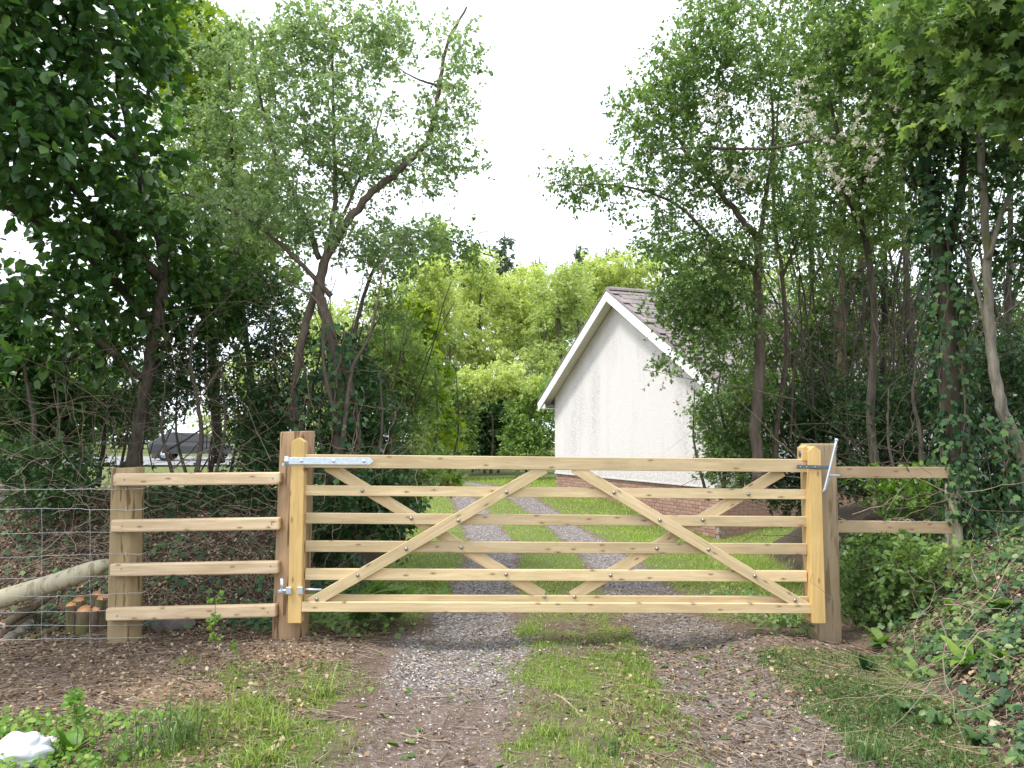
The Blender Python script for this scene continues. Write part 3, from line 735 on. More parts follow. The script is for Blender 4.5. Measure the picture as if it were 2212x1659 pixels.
# barge boards, soffits and eave boxes
for sgn in (-1, 1):
    xe = Wd/2 + sgn*(Wd/2 + OV_E); pr_ = lambda dz0, dz1: [(Wd/2, Z_APEX + dz0), (xe, roof_pt(xe) + dz0), (xe, roof_pt(xe) + dz1), (Wd/2, Z_APEX + dz1)]
    poly_obj('bargeboard', pr_(-.14, .115), -OV_G - .03, -OV_G - .005, M['whiteplastic'])
    poly_obj('verge', pr_(.118, .150), -OV_G - .045, -OV_G + .01, M['tile'])
    poly_obj('soffit', pr_(.02, .045), -OV_G - .004, -.031, M['soffit'])
    zf = roof_pt(xe)
    link('fascia', box_mesh('fascia', .02, Ln + .6, .18, M['whiteplastic'], .002, 1, (xe - sgn*.012, Ln/2 - .03, zf + .015)), HS)
    link('eave_soffit', box_mesh('eave_soffit', OV_E - .03, Ln + .6, .02, M['soffit'], .001, 1, (xe - sgn*(OV_E/2 + .01), Ln/2 - .03, zf - .075)), HS)
    link('eave_box', box_mesh('eave_box', OV_E - .03, .03, .13, M['soffit'], .002, 1, (xe - sgn*(OV_E/2 + .01), -OV_G + .02, zf - .005)), HS)
    gx = xe + sgn*.055
    link('gutter', stem_mesh('gutter', np.array([(gx, y, zf + .05) for y in np.linspace(-OV_G, Ln + .3, 6)]), np.full(6, .05), M['whiteplastic'], 10, 0), HS)

# ------------------------------------------------------------------ parked car and marker post beyond the hedge
m, t, out = new_mat('dark_car_paint'); principled(t, out, (.035, .038, .042), .25, spec=.6); M['carpaint'] = m
m, t, out = new_mat('car_glass'); principled(t, out, (.02, .022, .025), .08, spec=.8); M['carglass'] = m
M['rubber'] = simple('tyre_rubber', (.025, .025, .025), .85)
cz = float(H(-16.6, 41)) + .08
CAR = thing('parked_car', 'dark grey car parked on the drive, glimpsed through the left hedge', 'car', (-16.9, 41, cz), rot=(0, 0, math.radians(12)))
prof = [(-2.0, .35), (2.0, .35), (2.05, .62), (1.95, .82), (1.1, .95), (.45, 1.42), (-1.2, 1.46), (-1.85, 1.0), (-2.05, .85), (-2.08, .55)]
bm = bmesh.new(); rings = []
for y, sc in ((-.86, .97), (-.80, 1.), (.80, 1.), (.86, .97)):
    rings.append([bm.verts.new((p[0]*sc, y*(1 - .22*max(0, (p[1] - .9))/.5), p[1])) for p in prof])
for r0, r1 in zip(rings, rings[1:]):
    for i in range(len(prof)): bm.faces.new((r0[i], r0[(i+1) % 10], r1[(i+1) % 10], r1[i]))
bm.faces.new(rings[0][::-1]); bm.faces.new(rings[-1]); bmesh.ops.recalc_face_normals(bm, faces=bm.faces)
link('body', bm_mesh('body', bm, M['carpaint']), CAR)
for s in (-1, 1):
    link('side_window', prism_mesh('side_window', [(-1.5, .98), (.85, .98), (.38, 1.34), (-1.15, 1.38)], s*.80, s*.815, M['carglass']), CAR)
link('windscreen', prism_mesh('windscreen', [(1.08, .99), (.50, 1.40), (.53, 1.42), (1.12, 1.0)], -.66, .66, M['carglass']), CAR)
for x in (-1.25, 1.3):
    for s in (-1, 1):
        w_ = rod('wheel', (x, s*.72, .32), (x, s*.88, .32), .32, M['rubber'], CAR, 20); rod('hub', (x, s*.86, .32), (x, s*.885, .32), .2, M['steel'], w_, 12)
pp = U(335, 985, 44); pp[2] = float(H(pp[0], 44))
PM = thing('marker_post', 'dark square post with pale cap standing on the lawn beyond the drive', 'post', pp)
link('shaft', box_mesh('shaft', .30, .30, 1.0, M['bark'], .01, 1, (0, 0, .5)), PM); link('cap', box_mesh('cap', .34, .34, .05, M['stake'], .008, 1, (0, 0, 1.026)), PM)

# ------------------------------------------------------------------ trees and shrubs
BK, BR, BP, BM, TWG = M['bark'], M['bark_red'], M['bark_pale'], M['bark_moss'], M['twig']
# --- far background wood
far = [
 ('deciduous_tree', 'bright yellow-green rounded tree furthest left of the sunlit wood', 930, 33, [(930,640,70,90), (900,720,70,90), (960,760,70,80), (930,600,45,50)], 'lf_far'),
 ('deciduous_tree', 'tall pale green tree right of centre gap, top crossed by the conifer', 1040, 36, [(1040,640,75,80), (1000,740,70,90), (1070,760,70,70), (1030,585,45,40)], 'lf_far'),
 ('deciduous_tree', 'yellow-topped tree in the middle of the sunlit wood behind the conifer gap', 1130, 38, [(1130,650,70,70), (1110,740,80,80), (1160,720,60,80), (1140,605,50,35)], 'lf_far'),
 ('deciduous_tree', 'grey-green airy tree with dark stems beside the gable apex', 1210, 34, [(1215,660,60,75), (1190,740,60,80), (1230,620,45,40), (1170,800,50,50)], 'lf_far2'),
 ('deciduous_tree', 'bright tree showing above the bungalow ridge', 1320, 40, [(1310,600,80,50), (1370,590,70,60), (1330,650,90,60), (1270,640,60,60)], 'lf_far'),
 ('deciduous_tree', 'leafy tree behind the bungalow roof, mostly hidden by the right thicket', 1500, 42, [(1480,600,110,90), (1580,600,100,100), (1680,620,110,90)], 'lf_far2'),
 ('deciduous_tree', 'mid-green tree between the shrub and the sunlit wood at left', 850, 30, [(850,700,80,100), (820,800,80,90), (880,820,60,80)], 'lf_far2'),
]
for i, (nm, lb, u, Y, bl, mt) in enumerate(far):
    plant(nm, lb, 'tree', [([(u, 1000, Y), (u + 6, 860, Y), (u - 4, 700, Y), (u, bl[0][1] - 30, Y)], .16, .03), ([(u, 900, Y), (u + 40, 780, Y), (bl[2][0] + 10, bl[2][1] - 40, Y)], .09, .02), ([(u, 880, Y), (u - 35, 770, Y), (bl[1][0] - 10, bl[1][1] - 40, Y)], .09, .02)],
          [(a, b_, Y + RNG.uniform(-1, 1), c_, d, 1.6) for a, b_, c_, d in bl], 300, (BK, TWG, M[mt]), leaf=.135, sh=8, k=8, shl=.55, seed=100 + i, rmin=.006, tw_r=1.2, leaf_up=.9, shoots=False, group='trees of the sunlit wood behind the track')
for i, (lb, u, vt, Y, hw) in enumerate([('dark blue-green conifer with ragged top, tallest on the skyline', 1090, 500, 52, 55), ('small pointed conifer just left of the tallest skyline conifer', 1018, 508, 56, 28),
          ('bushy green treetop on the skyline left of the conifers', 950, 468, 46, 55), ('pointed treetop on the skyline right of the gap', 1245, 525, 55, 50), ('faint low conifer between the two taller skyline treetops', 1165, 552, 60, 34), ('green skyline treetop just above the thicket edge at right', 1310, 535, 52, 45)]):
    n_ = 7; bl = [(u + RNG.normal()*hw*.12, vt + 12 + (q + .5)*26, Y, hw*(.25 + .75*(q + .6)/n_), 18, hw*(.25 + .75*(q + .6)/n_)*Y/F_PX) for q in range(n_)]
    plant('conifer' if i != 2 else 'deciduous_tree', lb, 'tree', [([(u, 1000, Y), (u, 800, Y), (u, vt, Y)], .25, .03)], bl, 130, (BK, TWG, M['lf_con'] if i != 2 else M['lf_far2']), leaf=.20, sh=7, k=7, shl=.6, shoots=False, seed=140 + i, rmin=.01, lift=-.1, droop=.15 if i != 2 else 0, group='skyline treetops')
# hedge with the dark hollow
hed = [('hedge_bush', 'clipped-looking dense bush left of the dark hollow at the track end', 965, [(975,900,55,70), (940,960,60,60), (985,965,38,50), (960,850,60,45)], 27),
       ('hedge_bush', 'dense bush right of the dark hollow, against the bungalow corner', 1150, [(1150,900,60,80), (1120,960,45,50), (1170,970,45,45), (1195,870,40,60)], 27),
       ('hedge_bush', 'bright overhanging bush forming the roof of the dark hollow', 1060, [(1040,835,75,38), (1090,825,70,40), (1010,850,50,40), (1130,850,50,40)], 27.4)]
for i, (nm, lb, u, bl, Y) in enumerate(hed):
    plant(nm, lb, 'bush', [([(u, 1022, Y), (u + 5, 940, Y), (u, 860, Y)], .05, .015), ([(u + 15, 1022, Y), (u + 40, 930, Y), (u + 50, 850, Y)], .04, .012), ([(u - 12, 1022, Y), (u - 40, 930, Y), (u - 50, 870, Y)], .04, .012)],
          [(a, b_, Y, c_, d, .9) for a, b_, c_, d in bl], 230, (BK, TWG, M['lf_hedge'] if i < 2 else M['lf_far']), leaf=.085, sh=8, k=8, shl=.36, shoots=False, seed=160 + i, rmin=.004, group='bushes round the dark hollow')
plant('hedge_bush', 'dark bush added to deepen the shade in the hollow at the track end', 'bush', [([(1050, 1015, 30), (1055, 900, 30), (1040, 800, 30)], .06, .02)], [(1045, 920, 30.5, 90, 90, 1.0), (1110, 900, 30.8, 70, 100, .8), (980, 900, 30.8, 80, 100, .8)],
      420, (BK, BK, M['lf_dark']), leaf=.15, sh=8, k=8, shl=.4, shoots=False, seed=170, rmin=.004)  # dark-leaved bush added so the hollow stays in deep shade
# far trees on the left behind the lawn and drive
for i, (u, Y, vt, hw, mt) in enumerate([(60, 62, 790, 170, 'lf_far2'), (330, 75, 830, 180, 'lf_dark'), (560, 66, 800, 150, 'lf_far2'), (760, 48, 690, 130, 'lf_far2'), (-160, 70, 760, 200, 'lf_far2'), (190, 85, 780, 160, 'lf_far')]):
    lb = ['far tree behind the lawn at the left picture edge', 'dark far tree behind the marker post', 'far tree beyond the car, above the round fence post', 'far tree seen between the hinge post and the sunlit wood', 'far tree beyond the left picture edge', 'pale far tree deep behind the drive'][i]
    bl = [(u + RNG.normal()*hw*.3, vt + (970 - vt)*q, Y + RNG.normal(), hw*.62, 75, 2.5) for q in (.1, .3, .5, .68, .84)]
    plant('deciduous_tree', lb, 'tree', [([(u, 985, Y), (u + 8, 850, Y), (u, vt, Y)], .3, .05)], bl, 190, (BK, TWG, M[mt]), leaf=.32, sh=8, k=7, shl=1.1, shoots=False, seed=180 + i, rmin=.012, group='far trees beyond the left hedge')

# --- left side
plant('broadleaf_tree', 'big-leaved dark tree overhanging the top left corner', 'tree',
      [([(285, 1010, 7.6), (305, 900, 7.5), (330, 740, 7.3), (350, 560, 7.0), (300, 380, 6.6), (260, 200, 6.3), (240, 60, 6.0)], .075, .018),
       ([(330, 700, 7.3), (200, 560, 6.6), (60, 470, 6.0), (-80, 400, 5.6)], .05, .02), ([(345, 600, 7.0), (180, 430, 6.2), (40, 250, 5.6), (-30, 90, 5.2)], .05, .015),
       ([(310, 820, 7.4), (160, 700, 6.8), (-40, 640, 6.3)], .035, .015), ([(280, 320, 6.4), (130, 200, 5.6), (20, 60, 5.2)], .035, .012)],
      [(60, 90, 5.4, 150, 140, .9), (230, 100, 6.0, 130, 130, .9), (80, 300, 5.5, 150, 120, .9), (240, 330, 6.2, 110, 120, .8), (100, 480, 6.0, 150, 90, .8), (60, 640, 6.4, 140, 80, .7), (240, 560, 6.8, 90, 80, .7), (340, 520, 7.0, 110, 90, .7), (430, 640, 7.6, 110, 90, .6), (300, 680, 7.4, 110, 80, .6), (150, 760, 7.2, 130, 70, .6), (-80, 200, 5.2, 100, 200, .9), (60, -80, 5.2, 200, 90, .9), (300, -60, 6, 120, 80, .8), (-500, 100, 4.6, 260, 260, 1.2), (-350, -150, 5.0, 260, 150, 1.2), (-900, 0, 4.2, 260, 260, 1.2)],  # trailing blobs, out of view at left, are crown added to shade the foreground
      900, (BK, BK, M['lf_big']), leaf=.085, tpl=OV, sh=6, k=5, shl=.26, seed=201, lift=.05, droop=.15, leaf_up=.9, shell=2.6, kd=.85)
plant('maple_tree', 'yellow-green maple crown glowing behind the dark overhanging tree', 'tree',
      [([(470, 1000, 9.5), (460, 800, 9.4), (430, 560, 9.2), (420, 330, 9.0), (410, 120, 8.8)], .07, .015), ([(450, 700, 9.3), (520, 520, 9), (560, 400, 8.9)], .03, .01)],
      [(400, 110, 8.8, 110, 120, .8), (440, 260, 8.9, 110, 110, .8), (380, 60, 8.6, 100, 80, .7), (520, 420, 9.0, 90, 90, .7), (560, 560, 9.2, 80, 80, .6), (330, 420, 9.0, 90, 100, .6), (480, 640, 9.3, 90, 80, .6)],
      260, (BK, BK, M['lf_yel']), leaf=.105, tpl=MP, sh=6, k=5, shl=.28, seed=203, leaf_up=1.)
plant('hawthorn_tree', 'tall small-leaved tree with one long limb curving up to the right', 'tree',
      [([(722, 1045, 7.0), (735, 900, 7.0), (715, 720, 7.0), (690, 620, 7.0), (725, 520, 6.95), (790, 430, 6.9), (860, 370, 6.9), (925, 300, 6.85), (948, 200, 6.8), (965, 100, 6.8), (1008, 15, 6.8)], .062, .010),
       ([(700, 1045, 7.1), (640, 900, 7.1), (655, 720, 7.1), (690, 600, 7.1), (720, 470, 7.1), (722, 300, 7.1), (715, 60, 7.1)], .055, .010),
       ([(715, 640, 7.0), (640, 560, 6.9), (560, 490, 6.85), (470, 440, 6.8), (400, 420, 6.8)], .025, .006),
       ([(690, 560, 7.05), (650, 450, 7.0), (600, 350, 7.0), (560, 200, 7.0), (540, 60, 7)], .028, .006),
       ([(725, 500, 7.05), (790, 350, 7.1), (830, 220, 7.1)], .02, .005), ([(950, 185, 6.8), (900, 170, 6.8), (850, 140, 6.8)], .014, .004),
       ([(740, 960, 6.8), (760, 800, 6.7), (800, 720, 6.6), (830, 560, 6.6)], .022, .006), ([(735, 940, 6.9), (700, 800, 6.6), (690, 660, 6.5), (600, 600, 6.4)], .020, .006)],
      [(720, 90, 7.1, 160, 110, .7), (600, 130, 7.0, 110, 110, .6), (700, 260, 7.1, 170, 110, .7), (840, 90, 7.0, 90, 90, .5), (640, 380, 7.0, 150, 90, .7), (790, 340, 7.0, 90, 90, .6), (960, 250, 6.8, 80, 110, .4), (990, 130, 6.8, 55, 90, .35), (900, 380, 6.9, 100, 60, .4), (1000, 340, 6.8, 50, 50, .35), (780, 520, 7, 110, 80, .6), (560, 480, 6.8, 130, 80, .6), (900, 520, 6.9, 70, 50, .4)],
      700, (BR, TWG, M['lf_grey']), leaf=.036, sh=7, k=8, shl=.19, seed=211, shell=2.2)
plant('hawthorn_tree', 'slender arching tree whose twig tips carry pale blossom, just right of the long limb', 'tree',
      [([(742, 1045, 7.6), (745, 900, 7.6), (770, 700, 7.6), (820, 560, 7.7), (900, 500, 7.8), (1000, 530, 7.9), (1080, 560, 8.0)], .03, .004), ([(745, 860, 7.6), (800, 720, 7.7), (860, 640, 7.8)], .015, .005)],
      [(850, 560, 7.8, 80, 60, .5), (960, 520, 7.9, 80, 40, .4), (830, 680, 7.8, 70, 80, .5), (1010, 560, 8.0, 60, 40, .3)],
      150, (BR, TWG, M['lf_haw']), leaf=.036, sh=5, k=6, shl=.18, seed=213, droop=.2)
plant('hawthorn_tree', 'fine-leaved tree filling the space left of the long-limbed tree', 'tree',
      [([(530, 1010, 8.3), (545, 850, 8.3), (520, 650, 8.25), (505, 450, 8.2), (500, 250, 8.1), (490, 60, 8.0)], .045, .008), ([(520, 640, 8.25), (440, 520, 8.2), (400, 420, 8.1)], .02, .005), ([(515, 560, 8.2), (580, 420, 8.2), (600, 280, 8.1)], .02, .005)],
      [(490, 120, 8.0, 90, 100, .6), (440, 300, 8.1, 100, 110, .6), (560, 300, 8.1, 100, 110, .6), (400, 440, 8.1, 110, 90, .6), (520, 480, 8.2, 110, 90, .6), (600, 600, 8.2, 90, 80, .5), (450, 620, 8.2, 110, 80, .5), (640, 480, 8.1, 80, 80, .5), (340, 560, 8.1, 90, 80, .5)],
      520, (BK, TWG, M['lf_grey']), leaf=.038, sh=7, k=8, shl=.2, seed=215)
lowL = [
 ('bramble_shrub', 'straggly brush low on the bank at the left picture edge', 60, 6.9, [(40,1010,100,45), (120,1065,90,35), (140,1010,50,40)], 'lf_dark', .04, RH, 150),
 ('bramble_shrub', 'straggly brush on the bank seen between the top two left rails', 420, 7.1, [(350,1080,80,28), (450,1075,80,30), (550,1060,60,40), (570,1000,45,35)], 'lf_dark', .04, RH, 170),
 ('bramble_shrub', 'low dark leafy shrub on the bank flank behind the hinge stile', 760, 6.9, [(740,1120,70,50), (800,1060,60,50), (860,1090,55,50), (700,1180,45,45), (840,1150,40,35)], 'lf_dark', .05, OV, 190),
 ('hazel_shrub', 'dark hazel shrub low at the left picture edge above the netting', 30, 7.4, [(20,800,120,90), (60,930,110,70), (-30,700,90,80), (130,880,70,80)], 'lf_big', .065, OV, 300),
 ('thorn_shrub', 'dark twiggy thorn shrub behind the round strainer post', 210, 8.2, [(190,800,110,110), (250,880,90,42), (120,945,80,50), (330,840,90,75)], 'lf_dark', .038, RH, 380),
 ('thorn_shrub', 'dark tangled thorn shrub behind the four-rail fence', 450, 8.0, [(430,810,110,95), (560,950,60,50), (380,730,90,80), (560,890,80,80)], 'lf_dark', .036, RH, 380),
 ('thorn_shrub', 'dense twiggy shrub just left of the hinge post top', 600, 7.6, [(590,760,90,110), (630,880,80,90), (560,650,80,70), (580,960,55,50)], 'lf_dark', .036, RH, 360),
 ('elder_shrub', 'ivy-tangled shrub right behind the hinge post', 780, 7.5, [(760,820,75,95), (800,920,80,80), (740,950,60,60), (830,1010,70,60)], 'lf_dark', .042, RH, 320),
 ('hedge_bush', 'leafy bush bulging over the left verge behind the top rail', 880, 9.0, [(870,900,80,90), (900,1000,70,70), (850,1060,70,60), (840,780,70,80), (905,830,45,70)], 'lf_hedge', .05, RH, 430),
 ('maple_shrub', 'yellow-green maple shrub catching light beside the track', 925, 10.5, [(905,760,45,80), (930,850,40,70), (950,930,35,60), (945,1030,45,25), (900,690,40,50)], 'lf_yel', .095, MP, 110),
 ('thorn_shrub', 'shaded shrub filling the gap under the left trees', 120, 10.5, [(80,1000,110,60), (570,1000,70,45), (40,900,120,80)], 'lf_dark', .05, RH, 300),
]
for i, (nm, lb, u, Y, bl, mt, lf, tp, nt_) in enumerate(lowL):
    plant(nm, lb, 'shrub', [([(u, 1050, Y), (u + 15, 930, Y), (u - 8, 780, Y), (u + 5, 690, Y)], .028, .006), ([(u + 40, 1050, Y), (u + 65, 930, Y), (u + 60, 800, Y)], .02, .005), ([(u - 40, 1050, Y), (u - 70, 930, Y), (u - 60, 800, Y)], .02, .005)],
          [(a, b_, Y + RNG.uniform(-.25, .25), c_, d, .5) for a, b_, c_, d in bl], nt_, (BK, BK if mt == 'lf_dark' else TWG, M[mt]), leaf=lf, tpl=tp, sh=6, k=6 if tp is RH else 4, shl=.2, seed=230 + i, group='shrubs of the left hedge')

# --- right side
plant('hawthorn_tree', 'forked hawthorn with reddish trunk drooping towards the white gable', 'tree',
      [([(1640, 1040, 7.2), (1634, 900, 7.2), (1644, 760, 7.2), (1636, 640, 7.2), (1640, 560, 7.2), (1630, 510, 7.2), (1590, 460, 7.15), (1545, 405, 7.1), (1490, 340, 7.1), (1440, 260, 7.0)], .058, .012),
       ([(1636, 585, 7.2), (1590, 565, 7.15), (1540, 545, 7.1), (1525, 500, 7.1), (1440, 430, 7.0), (1330, 400, 6.9), (1200, 400, 6.8)], .030, .005),
       ([(1634, 600, 7.2), (1650, 450, 7.2), (1670, 300, 7.2), (1660, 120, 7.1)], .030, .008),
       ([(1900, 330, 6.3), (1800, 300, 6.4), (1650, 322, 6.6), (1510, 318, 6.7), (1400, 330, 6.8)], .022, .006)],
      [(1400, 260, 7.0, 110, 80, .6), (1530, 200, 7.0, 140, 110, .7), (1480, 370, 7.0, 130, 80, .6), (1310, 400, 6.9, 90, 55, .4), (1220, 380, 6.8, 55, 35, .3), (1600, 380, 7.1, 120, 90, .6), (1450, 520, 7.1, 100, 80, .5), (1560, 560, 7.2, 110, 90, .6), (1440, 640, 7.2, 60, 55, .45), (1490, 660, 7.25, 75, 65, .45), (1540, 640, 7.3, 75, 75, .5), (1500, 720, 7.2, 65, 60, .5), (1580, 680, 7.3, 85, 85, .5), (1440, 790, 7.2, 40, 22, .3), (1530, 800, 7.2, 50, 40, .3), (1490, 140, 6.8, 100, 80, .5), (1560, 60, 6.8, 130, 80, .6)],
      860, (BR, TWG, M['lf_haw']), leaf=.034, sh=7, k=8, shl=.19, seed=301, droop=.15)
plant('hawthorn_tree', 'thin-stemmed tree close right of the forked hawthorn', 'tree',
      [([(1672, 1040, 7.6), (1680, 900, 7.6), (1700, 760, 7.6), (1690, 600, 7.6), (1672, 450, 7.6), (1680, 250, 7.5), (1700, 60, 7.5)], .034, .008), ([(1690, 600, 7.6), (1750, 450, 7.5), (1800, 330, 7.4)], .018, .005)],
      [(1700, 120, 7.4, 150, 110, .7), (1740, 300, 7.5, 120, 100, .6), (1690, 480, 7.6, 110, 90, .5), (1760, 560, 7.7, 90, 90, .5), (1620, -30, 7.2, 150, 70, .6)],
      330, (BR, TWG, M['lf_haw']), leaf=.036, sh=7, k=7, shl=.2, seed=303)
plant('blossom_tree', 'hawthorn with cream blossom sprays hanging over the right thicket', 'tree',
      [([(1900, 1060, 6.9), (1880, 900, 6.9), (1890, 700, 6.8), (1870, 520, 6.7), (1840, 400, 6.5), (1800, 250, 6.4), (1780, 80, 6.3)], .045, .01), ([(1870, 520, 6.7), (1830, 430, 6.2), (1800, 370, 6.0)], .02, .006), ([(1850, 430, 6.5), (1930, 250, 6.3), (1990, 100, 6.2)], .025, .007)],
      [(1790, 130, 6.3, 130, 110, .6), (1900, 230, 6.2, 130, 110, .6), (1830, 380, 6.4, 120, 80, .6), (1950, 80, 6.1, 140, 100, .6), (1900, 480, 6.6, 100, 80, .5), (1850, -30, 6.2, 170, 80, .6)],
      520, (BK, TWG, M['lf_haw']), leaf=.038, sh=7, k=7, shl=.2, seed=305)
stR = [
 ('dark straight trunk right of the thin-stemmed tree', 1760, 9.2, .05, -10, 'lf_haw'), ('dark mossy trunk in the middle of the right thicket', 1822, 8.6, .075, -5, 'lf_dark'),
 ('slim dark trunk behind the slam post', 1905, 9.0, .05, 10, 'lf_haw'), ('leaning dark trunk left of the ivy-clad trunk', 1975, 8.4, .055, -25, 'lf_haw'),
 ('dark trunk deep in the thicket at the right picture edge', 2170, 8.8, .06, 15, 'lf_dark'), ('slim trunk deep behind the ivy-clad trunk', 2090, 9.6, .05, 5, 'lf_haw')]
for i, (lb, u, Y, r0, ln, mt) in enumerate(stR):
    plant('thicket_tree', lb, 'tree', [([(u, 1060, Y), (u + ln*.2, 850, Y), (u + ln*.7, 600, Y), (u + ln, 350, Y), (u + ln*1.5, 120, Y)], r0, .012), ([(u + ln*.5, 700, Y), (u + 50, 520, Y), (u + 80, 380, Y)], r0*.45, .006), ([(u + ln*.4, 740, Y), (u - 50, 560, Y), (u - 70, 400, Y)], r0*.4, .006)],
          [(u, 160, Y, 120, 120, .8), (u + 20, 330, Y, 110, 100, .8), (u - 30, 480, Y, 100, 90, .7), (u + 30, 620, Y, 90, 80, .6), (u - 20, 780, Y, 80, 80, .5)], 260, (BM if i == 1 else BK, BK, M[mt]), leaf=.042, sh=6, k=6, shl=.22, seed=320 + i, group='trees of the right thicket', kd=.8)
plant('ivied_tree', 'thick ivy-clad trunk at the end of the two-board fence', 'tree',
      [([(2085, 1185, 5.95), (2065, 1000, 5.95), (2050, 800, 5.9), (2040, 600, 5.9), (2010, 420, 5.85), (1985, 250, 5.8), (1960, 60, 5.7)], .085, .03), ([(2040, 560, 5.9), (2080, 380, 5.8), (2075, 150, 5.6)], .045, .015), ([(2020, 480, 5.85), (1990, 330, 5.7), (1950, 240, 5.6)], .03, .01)],
      [(2000, 120, 5.6, 130, 110, .6), (2090, 230, 5.6, 100, 90, .6), (2050, 30, 5.3, 160, 80, .6), (1960, 280, 5.7, 90, 80, .5)],
      300, (BK, TWG, M['lf_haw']), leaf=.05, tpl=RH, sh=6, k=6, shl=.2, seed=341)
plant('pale_tree', 'smooth pale-barked curving trunk near the right picture edge', 'tree',
      [([(2235, 1120, 5.6), (2215, 1000, 5.6), (2170, 900, 5.6), (2148, 800, 5.6), (2135, 650, 5.6), (2128, 480, 5.55), (2118, 300, 5.5), (2110, 120, 5.4)], .050, .020), ([(2135, 560, 5.55), (2180, 420, 5.5), (2240, 330, 5.4)], .022, .008), ([(2150, 810, 5.6), (2110, 620, 5.7), (2060, 480, 5.8)], .02, .007)],
      [(2170, 330, 5.5, 80, 110, .5), (2200, 520, 5.7, 70, 110, .5), (2120, 100, 5.2, 110, 100, .5)],
      150, (BP, TWG, M['lf_dark']), leaf=.05, sh=6, k=5, shl=.2, seed=343)
plant('maple_tree', 'bright lobed maple leaves hanging into the top right corner', 'tree',
      [([(2420, 1150, 4.6), (2420, 700, 4.5), (2400, 300, 4.4), (2300, 120, 4.3), (2160, 60, 4.2), (2020, 40, 4.2)], .08, .008), ([(2330, 160, 4.3), (2220, 200, 4.2), (2090, 190, 4.2)], .02, .005)],
      [(2180, 60, 4.2, 130, 80, .45), (2150, 190, 4.2, 110, 60, .4), (2040, 60, 4.3, 100, 70, .4), (2230, 150, 4.1, 70, 110, .4), (2100, -40, 4.1, 200, 60, .4), (2500, 100, 3.9, 250, 250, .9), (2350, -250, 4.0, 300, 150, .9)],  # closing blobs past the frame extend the crown to cut foreground light
      400, (BK, TWG, M['lf_haw']), leaf=.068, tpl=MP, sh=5, k=5, shl=.22, seed=345, droop=.3, leaf_up=.7)
lowR = [
 ('bramble_shrub', 'leafy bramble crowding the right side of the slam post', 1870, 5.75, [(1850,1240,45,50), (1900,1200,50,40), (1870,1310,45,40), (1930,1280,40,40)], 'lf_haw', .042, OV, 130),
 ('bramble_shrub', 'leafy bramble on the bank below the lower board', 1990, 5.6, [(1980,1220,55,40), (2040,1290,50,45), (1970,1320,50,40)], 'lf_hedge', .042, OV, 110),
 ('bramble_shrub', 'leafy bramble at the right edge below the pale trunk', 2150, 5.2, [(2140,1250,60,50), (2190,1330,50,60), (2110,1370,45,40)], 'lf_haw', .045, OV, 120),
 ('thicket_shrub', 'leafy shrub masking the lower roof slope beside the reddish trunk', 1600, 9.2, [(1590,690,70,80), (1660,780,70,90), (1740,700,90,90), (1620,850,50,60), (1790,760,80,80)], 'lf_haw', .045, RH, 380),
 ('thicket_shrub', 'tall leafy shrub masking the roof right of the mossy trunk', 1930, 9.8, [(1880,680,100,90), (2000,700,100,90), (2120,690,100,90), (2200,740,90,100), (1840,600,90,80)], 'lf_haw', .05, RH, 420),
 ('hedge_bush', 'small-leaved shrub in front of the gable, left of the forked hawthorn', 1560, 7.8, [(1590,930,55,70), (1610,860,50,70), (1560,1010,35,45), (1620,990,45,60), (1545,960,30,35), (1520,900,30,50)], 'lf_haw', .038, RH, 330),
 ('thorn_shrub', 'dark shrub between the reddish trunk and the slam post', 1720, 7.9, [(1700,900,90,90), (1740,1000,80,60), (1780,880,70,90), (1690,1060,70,60)], 'lf_dark', .04, RH, 330),
 ('thorn_shrub', 'dark twiggy shrub above the two-board fence', 1900, 7.4, [(1880,900,90,90), (1940,980,90,60), (1980,880,80,90), (1860,1040,80,50)], 'lf_dark', .04, RH, 360),
 ('elder_shrub', 'leafy shrub poking through the two-board fence', 1980, 6.5, [(1990,1080,60,40), (1940,1060,50,40), (2010,1040,40,30)], 'lf_plant', .05, OV, 60),
 ('thorn_shrub', 'dark shrub in the right corner behind the pale trunk', 2150, 6.9, [(2140,950,80,110), (2190,820,70,120), (2120,1080,70,60), (2200,1060,60,80)], 'lf_dark', .042, RH, 330),
 ('thicket_shrub', 'dense leafy shrub filling the back of the right thicket', 1850, 10.5, [(1750,850,110,110), (1900,850,120,120), (2040,830,120,120), (2180,830,120,130)], 'lf_hedge', .055, RH, 420)]
for i, (nm, lb, u, Y, bl, mt, lf, tp, nt_) in enumerate(lowR):
    plant(nm, lb, 'shrub', [([(u, 1080, Y), (u + 10, 960, Y), (u - 8, 850, Y), (u + 5, 760, Y)], .024, .006), ([(u + 30, 1080, Y), (u + 60, 960, Y), (u + 60, 840, Y)], .018, .005), ([(u - 30, 1080, Y), (u - 60, 960, Y), (u - 60, 840, Y)], .018, .005)] if nm != 'bramble_shrub' else [([(u, 1400, Y), (u + 5, 1320, Y), (u + 25, 1230, Y)], .006, .002), ([(u - 15, 1400, Y), (u - 25, 1310, Y), (u - 20, 1240, Y)], .006, .002)],
          [(a, b_, Y + RNG.uniform(-.2, .2), c_, d, .45) for a, b_, c_, d in bl], nt_, (BK, BK if mt == 'lf_dark' else TWG, M[mt]), leaf=lf, tpl=tp, sh=6, k=6 if tp is RH else 4, shl=.2, seed=360 + i, group='shrubs of the right thicket')
print('TRIS after trees', TRI[0])

